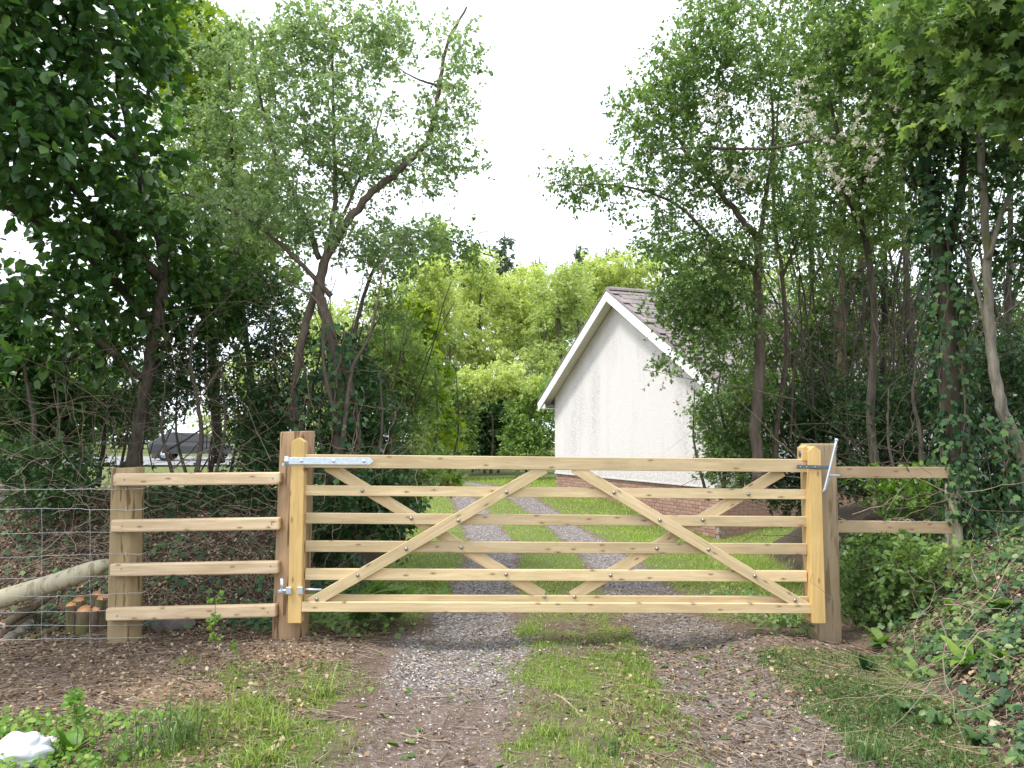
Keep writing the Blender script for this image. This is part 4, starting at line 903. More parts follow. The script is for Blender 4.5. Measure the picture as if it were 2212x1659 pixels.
# ------------------------------------------------------------------ climbing ivy, blossom, bare twigs
def ivy_on(label, pts, rad, n, seed, size=.05):
    rg = np.random.default_rng(seed); q = smooth_line([U(*p) for p in pts], 60); o0 = q[0].copy()
    f = rg.random(n)**.9*(len(q) - 1.01); i = f.astype(int); c = q[i] + (q[i+1] - q[i])*(f - i)[:, None]
    an = rg.random(n)*2*np.pi; od = np.stack([np.cos(an), np.sin(an), np.zeros(n)], -1)
    lumps = .6 + .9*vn(f*.35, an, 1.0, seed)
    P = c + od*(rad*lumps*(.75 + .6*rg.random(n)))[:, None] + rdir(rg, n)*.02
    D = unit(np.array((0, 0, -.8)) + rdir(rg, n)*.7); N = unit(od + rdir(rg, n)*.5 + np.array((0, 0, .3)))
    V, F, r = leaves(P - o0, D, N, size*(.55 + .8*rg.random(n)), IV, rg)
    T = thing('ivy', label, 'ivy', o0, 'climbing ivy')
    link('leaves', mesh_np('leaves', V, F, M['lf_ivy'], r), T)
    vines = []
    for s in range(6):
        a0 = rg.random()*6.28; m = 24; k = np.linspace(0, len(q)-1.01, m); ii = k.astype(int)
        vines.append(q[ii] + np.stack([np.cos(a0 + k*.06), np.sin(a0 + k*.06), 0*k], -1)*rad*.8 + rg.normal(size=(m, 3))*.01)
    V, F = tube_np(np.array(vines) - o0, np.full((6, 24), .006), 4); link('vine', mesh_np('vine', V, F, M['twig']), T)
ivy_on('dark ivy wrapping the thick trunk at the end of the two-board fence', [(2090, 1190, 5.9), (2066, 1000, 5.9), (2050, 800, 5.85), (2042, 600, 5.85), (2012, 420, 5.8), (1990, 290, 5.75)], .135, 2300, 41, .055)
ivy_on('ivy draped over the top of the pale end post of the two-board fence', [(2075, 1130, 5.72), (2072, 1060, 5.74), (2068, 1000, 5.76)], .085, 420, 44, .045)
ivy_on('ivy sleeve low on the dark trunk between reddish trunk and slam post', [(1740, 1050, 8.9), (1748, 900, 8.9), (1752, 760, 8.9)], .13, 700, 43)
ivy_on('ivy climbing the stems right behind the hinge post', [(735, 1050, 6.85), (742, 930, 6.85), (728, 800, 6.85), (720, 700, 6.85)], .14, 480, 45, .06)
ivy_on('ivy on the leaning stem left of the hinge post', [(690, 1050, 6.95), (655, 920, 6.95), (650, 800, 6.95)], .13, 320, 47, .06)
ivy_on('ivy hanging on the pale trunk base at the right edge', [(2225, 1150, 5.6), (2200, 1020, 5.55), (2150, 900, 5.6)], .12, 320, 49, .05)
BT = next(o for o in bpy.data.objects if o.name == 'blossom_tree'); bo = np.array(BT.location)
rg = np.random.default_rng(51); cs = []
for (u, v, Y, n) in [(1735, 190, 6.1, 9), (1748, 235, 6.1, 10), (1755, 275, 6.1, 8), (1640, 240, 6.3, 5), (1545, 250, 6.6, 4), (1585, 380, 6.5, 8), (1602, 400, 6.5, 6), (1780, 340, 6.0, 9), (1800, 370, 6.0, 9), (1812, 395, 6.0, 7), (1870, 250, 6.0, 6), (1900, 320, 6.0, 8), (1880, 360, 6.1, 6), (1690, 270, 6.2, 5), (1560, 210, 6.4, 5), (1935, 240, 6.0, 5), (1845, 285, 6.05, 6)]:
    for _ in range(n + 3): cs.append(U(u + rg.normal()*14, v + rg.normal()*17, Y - .45 + rg.normal()*.05))
cs = np.repeat(np.array(cs), 16, 0); n = len(cs)
V, F, r = leaves(cs + rdir(rg, n)*.022*rg.random((n, 1)) - bo, rdir(rg, n), rdir(rg, n), .014 + .008*rg.random(n), RH, rg)
link('blossom', mesh_np('blossom', V, F, M['blossom'], r), BT)
def bare_twigs(label, boxes, n, seed, mat, rr=(.002, .006), ln=(.5, 1.6), up=.5):
    rg = np.random.default_rng(seed); m = 9; P = np.zeros((n, m, 3)); R = np.zeros((n, m))
    for i in range(n):
        u0, u1, v0, v1, y0, y1 = boxes[i % len(boxes)]
        a = U(rg.uniform(u0, u1), rg.uniform(v0, v1), rg.uniform(y0, y1)); L = rg.uniform(*ln)
        d = unit(rg.normal(size=3)*np.array((1, .5, .6)) + np.array((0, 0, up))); sag = rdir(rg, 1)[0]*L*.22 - np.array((0, 0, .12*L))
        t_ = np.linspace(0, 1, m)[:, None]; P[i] = a + d*L*t_ + sag*(t_**2) + rg.normal(size=(m, 3))*.012
        P[i, :, 2] = np.maximum(P[i, :, 2], H(P[i, :, 0], P[i, :, 1]) + .01)
        r0 = rg.uniform(*rr); R[i] = np.linspace(r0, r0*.35, m)
    V, F = tube_np(P, R, 4)
    tag(link('bare_twigs', mesh_np('bare_twigs', V, F, mat)), label, 'twigs', kind='stuff')
bare_twigs('thin grey bare twigs tangled through the left hedge', [(80, 700, 720, 1000, 6.6, 8), (250, 680, 600, 950, 6.6, 7.8), (560, 900, 650, 1000, 6.5, 8), (0, 250, 850, 1100, 6.3, 7)], 260, 61, M['twig'], (.0015, .0042))
bare_twigs('pale dry stems crossing the lower left hedge bank', [(0, 640, 980, 1200, 5.95, 7.2), (0, 640, 1060, 1300, 5.8, 6.6), (700, 900, 950, 1150, 6.3, 7.5)], 300, 63, M['drytwig'], (.0014, .0035), (.25, .9), .3)
bare_twigs('bare stems tangled through the right thicket', [(1680, 2212, 750, 1080, 6.2, 8.5), (1800, 2212, 950, 1200, 5.8, 7), (1660, 2100, 500, 900, 7, 9)], 260, 65, M['bark'])
bare_twigs('slender dark upright stems crowding the right thicket', [(1660, 2212, 850, 1060, 7.2, 10.5), (1680, 2212, 700, 900, 7.5, 10.5)], 150, 66, M['bark'], (.006, .017), (1.2, 3.2), 2.6)
bare_twigs('slender upright stems in the shade of the left hedge', [(80, 860, 850, 1020, 7.4, 9.5)], 70, 68, M['bark'], (.005, .013), (.9, 2.2), 2.2)
bare_twigs('pale dry stems on the right bank', [(1810, 2212, 1050, 1350, 5.0, 6.5), (1950, 2212, 1250, 1600, 3.4, 5)], 75, 67, M['drytwig'], (.0015, .0035), (.25, .8), .3)

# ------------------------------------------------------------------ ground cover (nobody could count it)
def scatter(x0, x1, y0, y1, n, rg, power=0.):
    y = y0 + (y1 - y0)*rg.random(n) if not power else y0*(y1/y0)**rg.random(n)
    return x0 + (x1 - x0)*rg.random(n), y
def in_view(x, y, mrg=.35): return np.abs(x) < .68*y + mrg
def blades(x, y, h, w, lean, rg, one=False):
    n = len(x); z = H(x, y) - .004; P = np.stack([x, y, z], -1)
    an = rg.random(n)*2*np.pi; sd = np.stack([np.cos(an), np.sin(an), 0*an], -1); a2 = rg.random(n)*2*np.pi
    ln = np.stack([np.cos(a2), np.sin(a2), 0*an], -1)*(lean*(.3 + rg.random(n)))[:, None]; up = np.array((0, 0, 1.))
    hh = h[:, None]; ww = w[:, None]
    m1 = P + hh*(.55*up + .30*ln); tp = P + hh*(up*(1 - .35*lean[:, None]) + ln)
    if one:
        return np.stack([P - sd*ww/2, P + sd*ww/2, tp], 1).reshape(-1, 3), np.arange(3*n).reshape(-1, 3)
    V = np.stack([P - sd*ww/2, P + sd*ww/2, m1 + sd*ww*.4, m1 - sd*ww*.4, tp], 1)
    f = np.array([(0, 1, 2), (0, 2, 3), (3, 2, 4)]); F = (f[None] + (np.arange(n)*5)[:, None, None]).reshape(-1, 3)
    return V.reshape(-1, 3), F
rg = np.random.default_rng(71)
def grass_field(label, x, y, h, w, lean, mat, bias, one=False):
    r = np.clip(.75*rg.random(len(x)) + .45*(fbm(x, y, 2.2, 33) - .5) + bias, 0, 1)
    V, F = blades(x, y, h, w, lean, rg, one)
    tag(link('grass', mesh_np('grass', V, F, mat, r if one else np.repeat(r, 3))), label, 'grass', kind='stuff')
x, y = scatter(-3.6, 2.9, 2.3, 5.7, 620000, rg); ok = in_view(x, y); x, y = x[ok], y[ok]
g = masks(x, y)[0]; dens = np.clip(fbm(x, y, 3.2, 41)*1.6 - .32, .05, 1)
ok = rg.random(len(x)) < np.clip(g*1.1 - .12, 0, 1)*dens*.8; x, y = x[ok], y[ok]
lush = np.clip(fbm(x, y, 2.6, 47)*1.7 - .4, .15, 1.1)
lefty = (x < 1.3)
grass_field('short patchy grass growing in front of the gate', x[lefty], y[lefty], (.02 + .06*rg.random(len(x))*lush)[lefty], .0028 + .002*rg.random(lefty.sum()), .5 + .6*rg.random(lefty.sum()), M['grass'], .05)
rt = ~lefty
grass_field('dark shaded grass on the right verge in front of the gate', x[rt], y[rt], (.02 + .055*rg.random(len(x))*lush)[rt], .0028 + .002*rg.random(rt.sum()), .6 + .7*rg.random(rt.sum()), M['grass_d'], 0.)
x, y = scatter(-4.5, 7, 5.6, 28, 330000, rg, 1.); x = x*np.clip(y/9, .6, 1.2); ok = in_view(x, y, 0) & (x < .35*y + 1.5); x, y = x[ok], y[ok]
g = masks(x, y)[0]; ok = rg.random(len(x)) < np.clip(g*1.2 - .1, 0, 1)*.8; x, y = x[ok], y[ok]
d = np.abs(x - tcx(y)); tall = .5 + .5*sm(1.3, 2.2, d) + .9*sm(24.5, 27, y)
grass_field('bright lush lawn grass behind the gate', x, y, (.03 + .065*rg.random(len(x)))*tall, (.003 + .0008*y)*(.6 + .6*rg.random(len(x))), .4 + .7*rg.random(len(x)), M['grass'], .24, True)

# gravel and pale chips
OC = np.array([(1,0,0), (0,1,0), (-1,0,0), (0,-1,0), (0,0,1), (0,0,-1.)]); OF = np.array([(0,1,4), (1,2,4), (2,3,4), (3,0,4)])
def chips(name, label, x, y, s, mat, r, rg, flat=.6):
    n = len(x); P = np.stack([x, y, H(x, y) + s*.15], -1); q = OC[None]*(.55 + .9*rg.random((n, 6, 1)))
    q = q*np.array((1, .8, flat)); an = rg.random(n)*6.28; c, s_ = np.cos(an)[:, None], np.sin(an)[:, None]
    q = np.stack([q[..., 0]*c - q[..., 1]*s_, q[..., 0]*s_ + q[..., 1]*c, q[..., 2]], -1) + rg.normal(size=(n, 6, 3))*.12
    V = P[:, None] + q*s[:, None, None]; F = (OF[None] + (np.arange(n)*6)[:, None, None]).reshape(-1, 3)
    tag(link(name, mesh_np(name, V.reshape(-1, 3), F, mat, np.repeat(r, 4))), label, 'gravel', kind='stuff')
x, y = scatter(-2.4, 2.2, 2.4, 5.9, 90000, rg); ok = in_view(x, y); x, y = x[ok], y[ok]
gr_, gv_, sd_, dk_ = masks(x, y)
pz = np.exp(-(((x + .25)/.42)**2 + ((y - 4.95)/.5)**2)) + .6*np.exp(-(((x + 1.32)/.32)**2 + ((y - 5.02)/.16)**2))
ok = rg.random(len(x)) < np.clip(.62*gv_*fbm(x, y, 4, 55) + .05 + .6*pz, 0, 1)*(1 - dk_)*(1 - .6*gr_); x, y = x[ok], y[ok]
chips('gravel', 'pale stone chips scattered over the soil in front of the gate', x, y, .003 + .0075*rg.random(len(x))**2.5, M['gravel'], np.clip(.12 + .88*rg.random(len(x))**1.5, 0, 1), rg)
x, y = scatter(-1.6, 2.4, 5.6, 21, 60000, rg, 1.); g = masks(x, y)[1]; ok = (rg.random(len(x)) < g*.6) & in_view(x, y); x, y = x[ok], y[ok]
chips('gravel', 'grey gravel in the wheel ruts behind the gate', x, y, .005 + .007*rg.random(len(x)) + .0005*y, M['gravel'], np.clip(.62*rg.random(len(x)), 0, 1), rg, .4)
# soil crumbs
x, y = scatter(-3.4, 3, 2.4, 5.8, 34000, rg); ok = in_view(x, y); x, y = x[ok], y[ok]; g4 = masks(x, y)
ok = rg.random(len(x)) < (1 - g4[0])*.55*fbm(x, y, 2.5, 61)*1.6; x, y = x[ok], y[ok]
M['crumb'] = leafmat('soil_crumb', [(0, (.05, .034, .027)), (.6, (.11, .078, .062)), (1, (.21, .16, .13))], 0., .95, (1,1,1), .1)
chips('soil_crumbs', 'loose crumbs of brown soil on the trodden ground', x, y, .0025 + .008*rg.random(len(x))**3, M['crumb'], rg.random(len(x)), rg, .8)

# litter, straw and ivy
def flat_leaves(name, label, cat, x, y, size, tpl, mat, rg, lift=.012, tilt=.5, face=0., r=None):
    n = len(x); e = .05; hx = (H(x + e, y) - H(x - e, y))/(2*e); hy = (H(x, y + e) - H(x, y - e))/(2*e)
    N = unit(np.stack([-hx, -hy - face, np.ones(n)], -1) + rdir(rg, n)*tilt); D = rdir(rg, n); D = unit(D - N*np.sum(D*N, -1, keepdims=True))
    P = np.stack([x, y, H(x, y)], -1) + N*(lift*rg.random(n))[:, None] + np.array((0, 0, .004)) - D*(size*.4)[:, None]
    V, F, rr = leaves(P, D, N, size, tpl, rg, r)
    tag(link(name, mesh_np(name, V, F, mat, rr)), label, cat, kind='stuff')
x, y = scatter(-4.6, 3.6, 2.4, 8, 130000, rg); ok = in_view(x, y, .6); x, y = x[ok], y[ok]; g4 = masks(x, y)
left_strip = ((x < -1.0) & (y < 5.7)) * .75 + ((x > .45) & (x < 2.0) & (y < 5.4) & (y > 3.0)) * .35
ok = rg.random(len(x)) < np.clip(.55*g4[3]*np.where(x > 0, .45, 1.)*(.4 + fbm(x, y, 2, 71)) + left_strip*fbm(x, y, 3, 73) + .035, 0, 1); xl_, yl_ = x[ok], y[ok]
flat_leaves('leaf_litter', 'brown dead leaves and bits lying over soil and hedge banks', 'litter', xl_, yl_, .012 + .028*rg.random(len(xl_))**1.5, RH, M['litter'], rg, .03, .7)
n = 15000; x, y = scatter(-4.4, 3.4, 2.4, 7.6, n*2, rg); ok = in_view(x, y, .5); x, y = x[ok], y[ok]; g4 = masks(x, y)
ok = rg.random(len(x)) < np.clip(.6*g4[3]*np.where(x > 0, .5, 1.) + .6*(x < -.9) + .10 + .4*((x > .5) & (y > 3.2)), 0, 1); x, y = x[ok], y[ok]; n = len(x)
an = rg.random(n)*6.28; L = .02 + .10*rg.random(n)**2.5; dx, dy = np.cos(an)*L, np.sin(an)*L
P0 = np.stack([x - dx, y - dy, H(x - dx, y - dy) + .004 + .012*rg.random(n)], -1); P1 = np.stack([x + dx, y + dy, H(x + dx, y + dy) + .004 + .012*rg.random(n)], -1)
V, F = tube_np(np.stack([P0, P1], 1), np.tile((.0012 + .0016*rg.random(n))[:, None], (1, 2)), 3)
tag(link('twig_litter', mesh_np('twig_litter', V, F, M['drytwig'])), 'broken twigs and straw strewn over the ground', 'litter', kind='stuff')
x, y = scatter(-4.8, 4.6, 2.4, 8.2, 120000, rg); ok = in_view(x, y, .6); x, y = x[ok], y[ok]; dk_ = masks(x, y)[3]
cl_ = np.where(x < 0, np.clip(fbm(x, y, 1.8, 81)*2.4 - .95, 0, 1)*.55, np.clip(fbm(x, y, 2.1, 83)*2.8 - .75, 0, 1)*.8)
ok = rg.random(len(x)) < np.maximum(dk_*cl_*np.where(x > 0, .62, .46), .5*dk_*sm(-2.4, -1.7, x)*(x < 0)); x, y = x[ok], y[ok]
s = .016 + .052*rg.random(len(x))**1.6
flat_leaves('ground_ivy', 'dark ivy carpeting the left and right hedge banks', 'ivy', x, y, s, IV, M['lf_ivy'], rg, .09, .45, .6)
x, y = scatter(1.2, 3.6, 2.3, 6.5, 50000, rg); ok = in_view(x, y, .5); x, y = x[ok], y[ok]
ok = rg.random(len(x)) < np.clip(sm(-.35, .35, x - x0r(y))*fbm(x, y, 3.0, 87)*2.4 - .85, 0, 1)*.5; x, y = x[ok], y[ok]
flat_leaves('bank_weeds', 'low green weeds covering the right bank', 'weeds', x, y, .014 + .05*rg.random(len(x))**2, OV, M['lf_haw'], rg, .12, .8, .5)
x, y = scatter(-3.2, -.7, 2.3, 4.6, 52000, rg); ok = in_view(x, y, .5); x, y = x[ok], y[ok]
ok = rg.random(len(x)) < np.clip(sm(-1.2, -1.9, x)*sm(4.4, 3.3, y)*fbm(x, y, 2.5, 91)*1.7 - .25, 0, 1)*.55; x, y = x[ok], y[ok]
flat_leaves('verge_weeds', 'low leafy weeds in the bottom left corner', 'weeds', x, y, .014 + .028*rg.random(len(x)), OV, M['lf_plant'], rg, .07, .7, .4)
x, y = scatter(-1.6, 2.2, 5.35, 7.2, 9000, rg); ed_ = np.abs(x - tcx(y))
ok = rg.random(len(x)) < np.clip(sm(1.15, 1.6, ed_)*.8, 0, 1)*.6; x, y = x[ok], y[ok]
flat_leaves('verge_weeds', 'leafy weeds along both track edges just behind the gate', 'weeds', x, y, .02 + .04*rg.random(len(x)), OV, M['lf_fern'], rg, .16, .7, .4)
x, y = scatter(-1.3, 1.7, 2.7, 5.4, 700, rg); ok = rg.random(len(x)) < .22 + .5*((x > .7) & (y > 4)); x, y = x[ok], y[ok]
flat_leaves('fallen_leaves', 'torn green leaves dropped on the track in front of the gate', 'leaves', x, y, .02 + .05*rg.random(len(x)), OV, M['lf_fern'], rg, .008, .35)

# ------------------------------------------------------------------ single plants
def strap_leaf(L, w, bend, wav, seed, tip=.12):
    m = 9; t_ = np.linspace(0, 1, m); rgl = np.random.default_rng(seed)
    z = L*(np.sin(t_*bend)/max(bend, .1)); x_ = L*(1 - np.cos(t_*bend))/max(bend, .1)
    ww = w*np.sin(np.clip(t_*.9 + .12, 0, 1)*np.pi)**.7*(t_ < .999) + .001
    wv = wav*np.sin(t_*14 + rgl.random()*6)
    V = np.concatenate([np.stack([x_ + wv, -ww/2, z + .12*ww], -1), np.stack([x_, 0*t_, z], -1), np.stack([x_ - wv, ww/2, z + .12*ww], -1)])
    F = []
    for i in range(m-1): F += [(i, i+1, m+i+1, m+i), (m+i, m+i+1, 2*m+i+1, 2*m+i)]
    return V, np.array(F)
def strap_plant(name, label, cat, u, v, n, L, w, bend, seed, mat='lf_plant', wav=.004, spread=.9, bias=None, base=None):
    p = G(u, v) if base is None else base; T = thing(name, label, cat, p); rgl = np.random.default_rng(seed)
    for i in range(n):
        l_ = L*(.65 + .5*rgl.random()); V, F = strap_leaf(l_, w*(.75 + .5*rgl.random()), bend*(.5 + rgl.random()), wav, seed*31 + i)
        me = mesh_np('leaf', V, F, M[mat], np.full(len(F), rgl.random()), smooth=True)
        az = rgl.random()*6.28 if bias is None else bias + rgl.normal()*spread
        link('leaf', me, T, (0, 0, 0), (0, .15 + .5*rgl.random(), az))
    return T
strap_plant('hart_tongue_fern', 'bright strap-leaved fern low on the right bank, largest of its kind', 'fern', 2085, 1445, 9, .24, .055, 1.3, 1, wav=.006)
strap_plant('hart_tongue_fern', 'pair-leaved strap fern higher up below the ivied post', 'fern', 2060, 1330, 3, .20, .055, 1.0, 2)
strap_plant('hart_tongue_fern', 'dull green strap fern nearer the slam post on the bank', 'fern', 1985, 1470, 4, .17, .05, .9, 3, 'lf_fern')
strap_plant('hart_tongue_fern', 'strap-leaved fern at the very right picture edge', 'fern', 2165, 1440, 6, .22, .05, 1.1, 4, 'lf_fern')
strap_plant('dock_plant', 'broad-leaved plant against the slam post foot', 'plant', 1830, 1330, 7, .20, .085, 1.1, 5, 'lf_fern')
strap_plant('dock_plant', 'broad-leaved plant on the bank under the lower board', 'plant', 1945, 1310, 6, .17, .08, 1.0, 6)
strap_plant('dock_plant', 'pale-ribbed dock beside the white plastic bag', 'plant', 150, 1635, 6, .17, .07, .7, 7)
strap_plant('dock_plant', 'leafy plant on the verge behind the bottom rail at left', 'plant', 960, 1300, 6, .17, .075, 1.0, 8)
strap_plant('dock_plant', 'broad-leaved seedling on the bank above the right verge', 'plant', 2030, 1570, 6, .09, .035, .9, 9, 'lf_dark')
strap_plant('dock_plant', 'broad-leaved plant halfway up the right bank between slam post and ivied post', 'plant', 1900, 1400, 8, .17, .08, 1.1, 21, 'lf_fern')
strap_plant('dock_plant', 'dark broad-leaved plant low on the bank right of the slam post', 'plant', 1870, 1450, 7, .12, .05, 1.1, 22, 'lf_dark')
strap_plant('dock_plant', 'broad-leaved plant at the right picture edge under the pale trunk', 'plant', 2160, 1330, 8, .19, .09, 1.0, 23, 'lf_fern')
strap_plant('dock_plant', 'low leafy rosette where bank meets the right verge', 'plant', 1960, 1540, 7, .09, .035, 1.2, 24, 'lf_dark')
strap_plant('dock_plant', 'leafy rosette near the bottom right corner', 'plant', 2110, 1610, 8, .10, .04, 1.2, 25, 'lf_dark')
strap_plant('dock_plant', 'leafy clump at the right foot of the gate behind the bottom rail', 'plant', 1560, 1320, 8, .18, .07, 1.0, 10, 'lf_fern')
def tuft(label, u, v, n, L, seed, w=.006, mat='grass_d'):
    p = G(u, v); rgl = np.random.default_rng(seed); m = 6; t_ = np.linspace(0, 1, m)
    Vs, Fs, rs = [], [], []; o = 0
    for i in range(n):
        l_ = L*(.4 + .7*rgl.random()); az = rgl.random()*6.28; b_ = .7 + 1.7*rgl.random()
        r_ = l_*(1 - np.cos(t_*b_))/b_; z = l_*np.sin(t_*b_)/b_; ww = w*(1 - t_**1.5*.95)
        off = rgl.normal(size=2)*(.02 + .22*L); dx, dy = math.cos(az), math.sin(az)
        c = np.stack([off[0] + r_*dx, off[1] + r_*dy, z - .01], -1); s_ = np.array((-dy, dx, 0))
        Vs.append(np.concatenate([c - s_*ww[:, None]/2, c + s_*ww[:, None]/2])); Fs.append(np.array([(k, k+1, m+k+1, m+k) for k in range(m-1)]) + o); o += 2*m
        rs += [rgl.random()*.9]*(m-1)
    tag(link('blades', mesh_np('blades', np.vstack(Vs), np.vstack(Fs), M[mat], rs), thing('grass_tuft', label, 'grass', p, 'tall grass tufts')), kind='stuff')
tuft('large drooping grass tuft in front of the four-rail fence', 390, 1610, 110, .30, 1)
tuft('grass tuft left of the large drooping one', 300, 1640, 70, .26, 2)
tuft('bright grass tuft on the verge below the hinge post', 700, 1500, 90, .17, 3, .005, 'grass')
tuft('low bright grass clump lower along the left verge', 600, 1580, 90, .15, 4, .005, 'grass')
tuft('bright grass clump in the middle strip near the bottom edge', 1190, 1590, 130, .10, 5, .004, 'grass')
tuft('small grass clump in the middle strip nearer the gate', 1195, 1490, 80, .08, 6, .004, 'grass')
tuft('ragged grass tuft between the sandy soil and the left rut', 560, 1530, 120, .16, 11, .0045, 'grass')
tuft('grass tuft spilling over the bottom edge left of the left rut', 560, 1650, 140, .15, 12, .0045, 'grass')
tuft('grass clump on the middle strip below the gate centre', 1290, 1420, 90, .08, 13, .004, 'grass')
tuft('darker grass clump low on the middle strip', 1330, 1620, 110, .10, 14, .004)
tuft('grass tuft at the bottom of the right verge', 1880, 1640, 130, .17, 7, .0045)
tuft('grass tuft at the track edge behind the gate, left of the ruts', 930, 1265, 90, .24, 8, .006, 'grass')
def fern(label, base, n, L, seed, az0, spread):
    base[2] = float(H(base[0], base[1])) - .01
    T = thing('fern', label, 'fern', base, 'feathery ferns behind the gate'); rgl = np.random.default_rng(seed)
    for i in range(n):
        l_ = L*(.7 + .45*rgl.random()); b_ = .9 + .7*rgl.random(); m = 22; t_ = np.linspace(0, 1, m)
        P = np.stack([l_*(1 - np.cos(t_*b_))/b_, 0*t_, l_*np.sin(t_*b_)/b_], -1); tg = unit(np.gradient(P, axis=0))
        Vr, Fr = tube_np(P[None], np.linspace(.0028, .0006, m)[None], 3)
        wl = .27*l_*np.sin(np.clip(t_*1.0 + .08, 0, 1)*np.pi)**.8
        PP, DD, NN, SS = [], [], [], []
        for k in range(3, m):
            for s in (-1, 1):
                PP.append(P[k]); DD.append(np.array((.35, s, 0))*1. + tg[k]*.3); NN.append(np.cross(tg[k], (0, 1, 0))*-1); SS.append(wl[k] + .008)
        tp = (RH[0]*np.array((1, .38, .6)), RH[1])
        V, F, r = leaves(np.array(PP), np.array(DD), np.array(NN), np.array(SS), tp, rgl, np.full(len(PP), .3 + .6*rgl.random()))
        Ff = np.concatenate([Fr[:, [0, 1, 2]], Fr[:, [0, 2, 3]]])
        link('frond', mesh_np('frond', np.vstack([V, Vr]), np.vstack([F, Ff + len(V)]), M['lf_fern'], np.concatenate([r, np.full(len(Ff), .5)])), T, (0,0,0), (0, .1 + .3*rgl.random(), az0 + rgl.normal()*spread))
fern('feathery fern right behind the hinge end of the gate', np.array((-1.18, 5.78, 0.)), 10, .62, 1, -.3, .9)
fern('lower feathery fern left behind the fourth rail', np.array((-.92, 5.95, 0.)), 8, .46, 2, -.2, 1.0)
plant('sapling', 'thin upright sapling with fresh leaves in front of the lowest left rail', 'plant', [([(452, 1500, 4.55), (456, 1430, 4.55), (462, 1360, 4.55), (466, 1290, 4.55)], .003, .0014)], [(462, 1345, 4.55, 16, 55, .04), (472, 1300, 4.55, 18, 12, .04), (500, 1408, 4.55, 25, 10, .04)], 12, (M['twig'], M['twig'], M['lf_plant']), leaf=.022, sh=3, k=4, shl=.035, seed=401, rmin=.0009)
plant('sapling', 'small nettle-like seedling at left above the plastic bag', 'plant', [([(165, 1610, 3.3), (168, 1570, 3.3), (160, 1520, 3.3)], .003, .0012)], [(150, 1515, 3.3, 28, 14, .05), (175, 1550, 3.3, 20, 14, .04)], 8, (M['twig'], M['twig'], M['lf_plant']), leaf=.03, sh=3, k=4, shl=.03, seed=403, rmin=.0009)

# ------------------------------------------------------------------ logs, stump, rocks, sticks, rubbish
q = smooth_line([U(-330, 1395, 5.75), U(-60, 1312, 5.70), U(120, 1258, 5.66), U(238, 1216, 5.60)], 16) 
ST = link('fence_strut', stem_mesh('fence_strut', q - q[0], np.concatenate([np.linspace(.072, .066, 13), (.062, .052, .03)]), M['stake'], 14, .02, 3), None, q[0])
tag(ST, 'pale peeled strut leaning up against the left round post', 'strut')
def cut_log(name, label, A, B, r0, r1, mat, cut, seed, group=None, k=10):
    A, B = np.array(A), np.array(B); P = np.linspace(A, B, 9); rgl = np.random.default_rng(seed); P[1:-1] += rgl.normal(size=(7, 3))*r0*.18
    T = thing(name, label, 'log', A, group); link('bark', stem_mesh('bark', P - A, np.linspace(r0, r1, 9), mat, k, .07, seed, False), T)
    for P_, d, r in ((A, unit(A - P[1]), r0), (B, unit(B - P[-2]), r1)): rod('cut_end', P_ - A - d*.01, P_ - A + d*.002, r*.97, cut, T, k)
def s2(cx, cy, Y): return U(cx*.1808*.8848, (1300 + cy*.1808)*.8848, Y)
cut_log('cut_log', 'brown cut branch lying uppermost in the log pile by the netting', s2(20, 1270, 5.55), s2(620, 900, 5.9), .034, .028, M['bark_moss'], M['pinkcut'], 1, 'cut logs behind the netting')
cut_log('cut_log', 'mossy cut branch in the middle of the log pile', s2(-40, 1400, 5.5), s2(480, 1080, 5.85), .030, .026, M['bark_moss'], M['pinkcut'], 2, 'cut logs behind the netting')
cut_log('cut_log', 'thick cut log with pinkish end facing out at the left edge', s2(50, 1510, 5.42), s2(390, 1230, 5.75), .044, .036, M['bark_pale'], M['pinkcut'], 3, 'cut logs behind the netting')
cut_log('cut_log', 'short cut branch nearest the cut stump', s2(400, 1480, 5.48), s2(850, 1230, 5.75), .026, .022, M['bark_moss'], M['pinkcut'], 4, 'cut logs behind the netting')
cut_log('cut_log', 'thin pale branch lying lowest along the netting foot', s2(-30, 1660, 5.4), s2(500, 1560, 5.45), .016, .012, M['bark_pale'], M['pinkcut'], 5, 'cut logs behind the netting')
cs0 = s2(1130, 1400, 5.62); cs0[2] = float(H(cs0[0], cs0[1]))
CS = thing('coppice_stump', 'freshly cut multi-stemmed stump with orange faces beside the round strainer post', 'stump', cs0)
for cx, cy, r, dy in ((1130, 1055, .042, -.03), (955, 985, .030, 0), (1055, 925, .036, .05), (1285, 1045, .027, -.01), (1375, 900, .036, .04), (1300, 840, .030, .08), (1445, 880, .024, .05), (1275, 905, .022, .06)):
    tpt = s2(cx, cy, 5.62 + dy); bs = np.array((cs0[0] + (tpt[0] - cs0[0])*.8, cs0[1] + dy*.8, cs0[2] - .03)); ax = unit(tpt - bs)
    P = np.linspace(bs, tpt, 6); o_ = link('stem', stem_mesh('stem', P - cs0, np.linspace(r*1.3, r*1.12, 6), M['bark_moss'], 10, .08, int(cx), False), CS)
    tilt_d = unit(np.array((.1*math.sin(cx), -.62, .78)))
    rod('cut_face', tpt - cs0 - tilt_d*.030, tpt - cs0 + tilt_d*.006, r*1.12, M['cutface'], o_, 12)
def rock(name, label, p, s, seed, mat, group=None, cat='rock', sub=2):
    bm = bmesh.new(); bmesh.ops.create_icosphere(bm, subdivisions=sub, radius=1); rgl = np.random.default_rng(seed); pl = rdir(rgl, 9); dd = .55 + .35*rgl.random(9)
    for v in bm.verts:
        c = np.array(v.co)
        for a, b_ in zip(pl, dd):
            e = c @ a - b_
            if e > 0: c = c - a*e
        v.co = Vector(c*np.array(s))
    o = link(name, bm_mesh(name, bm, mat), None, p, (0, 0, rgl.random()*6)); tag(o, label, cat, group); return o
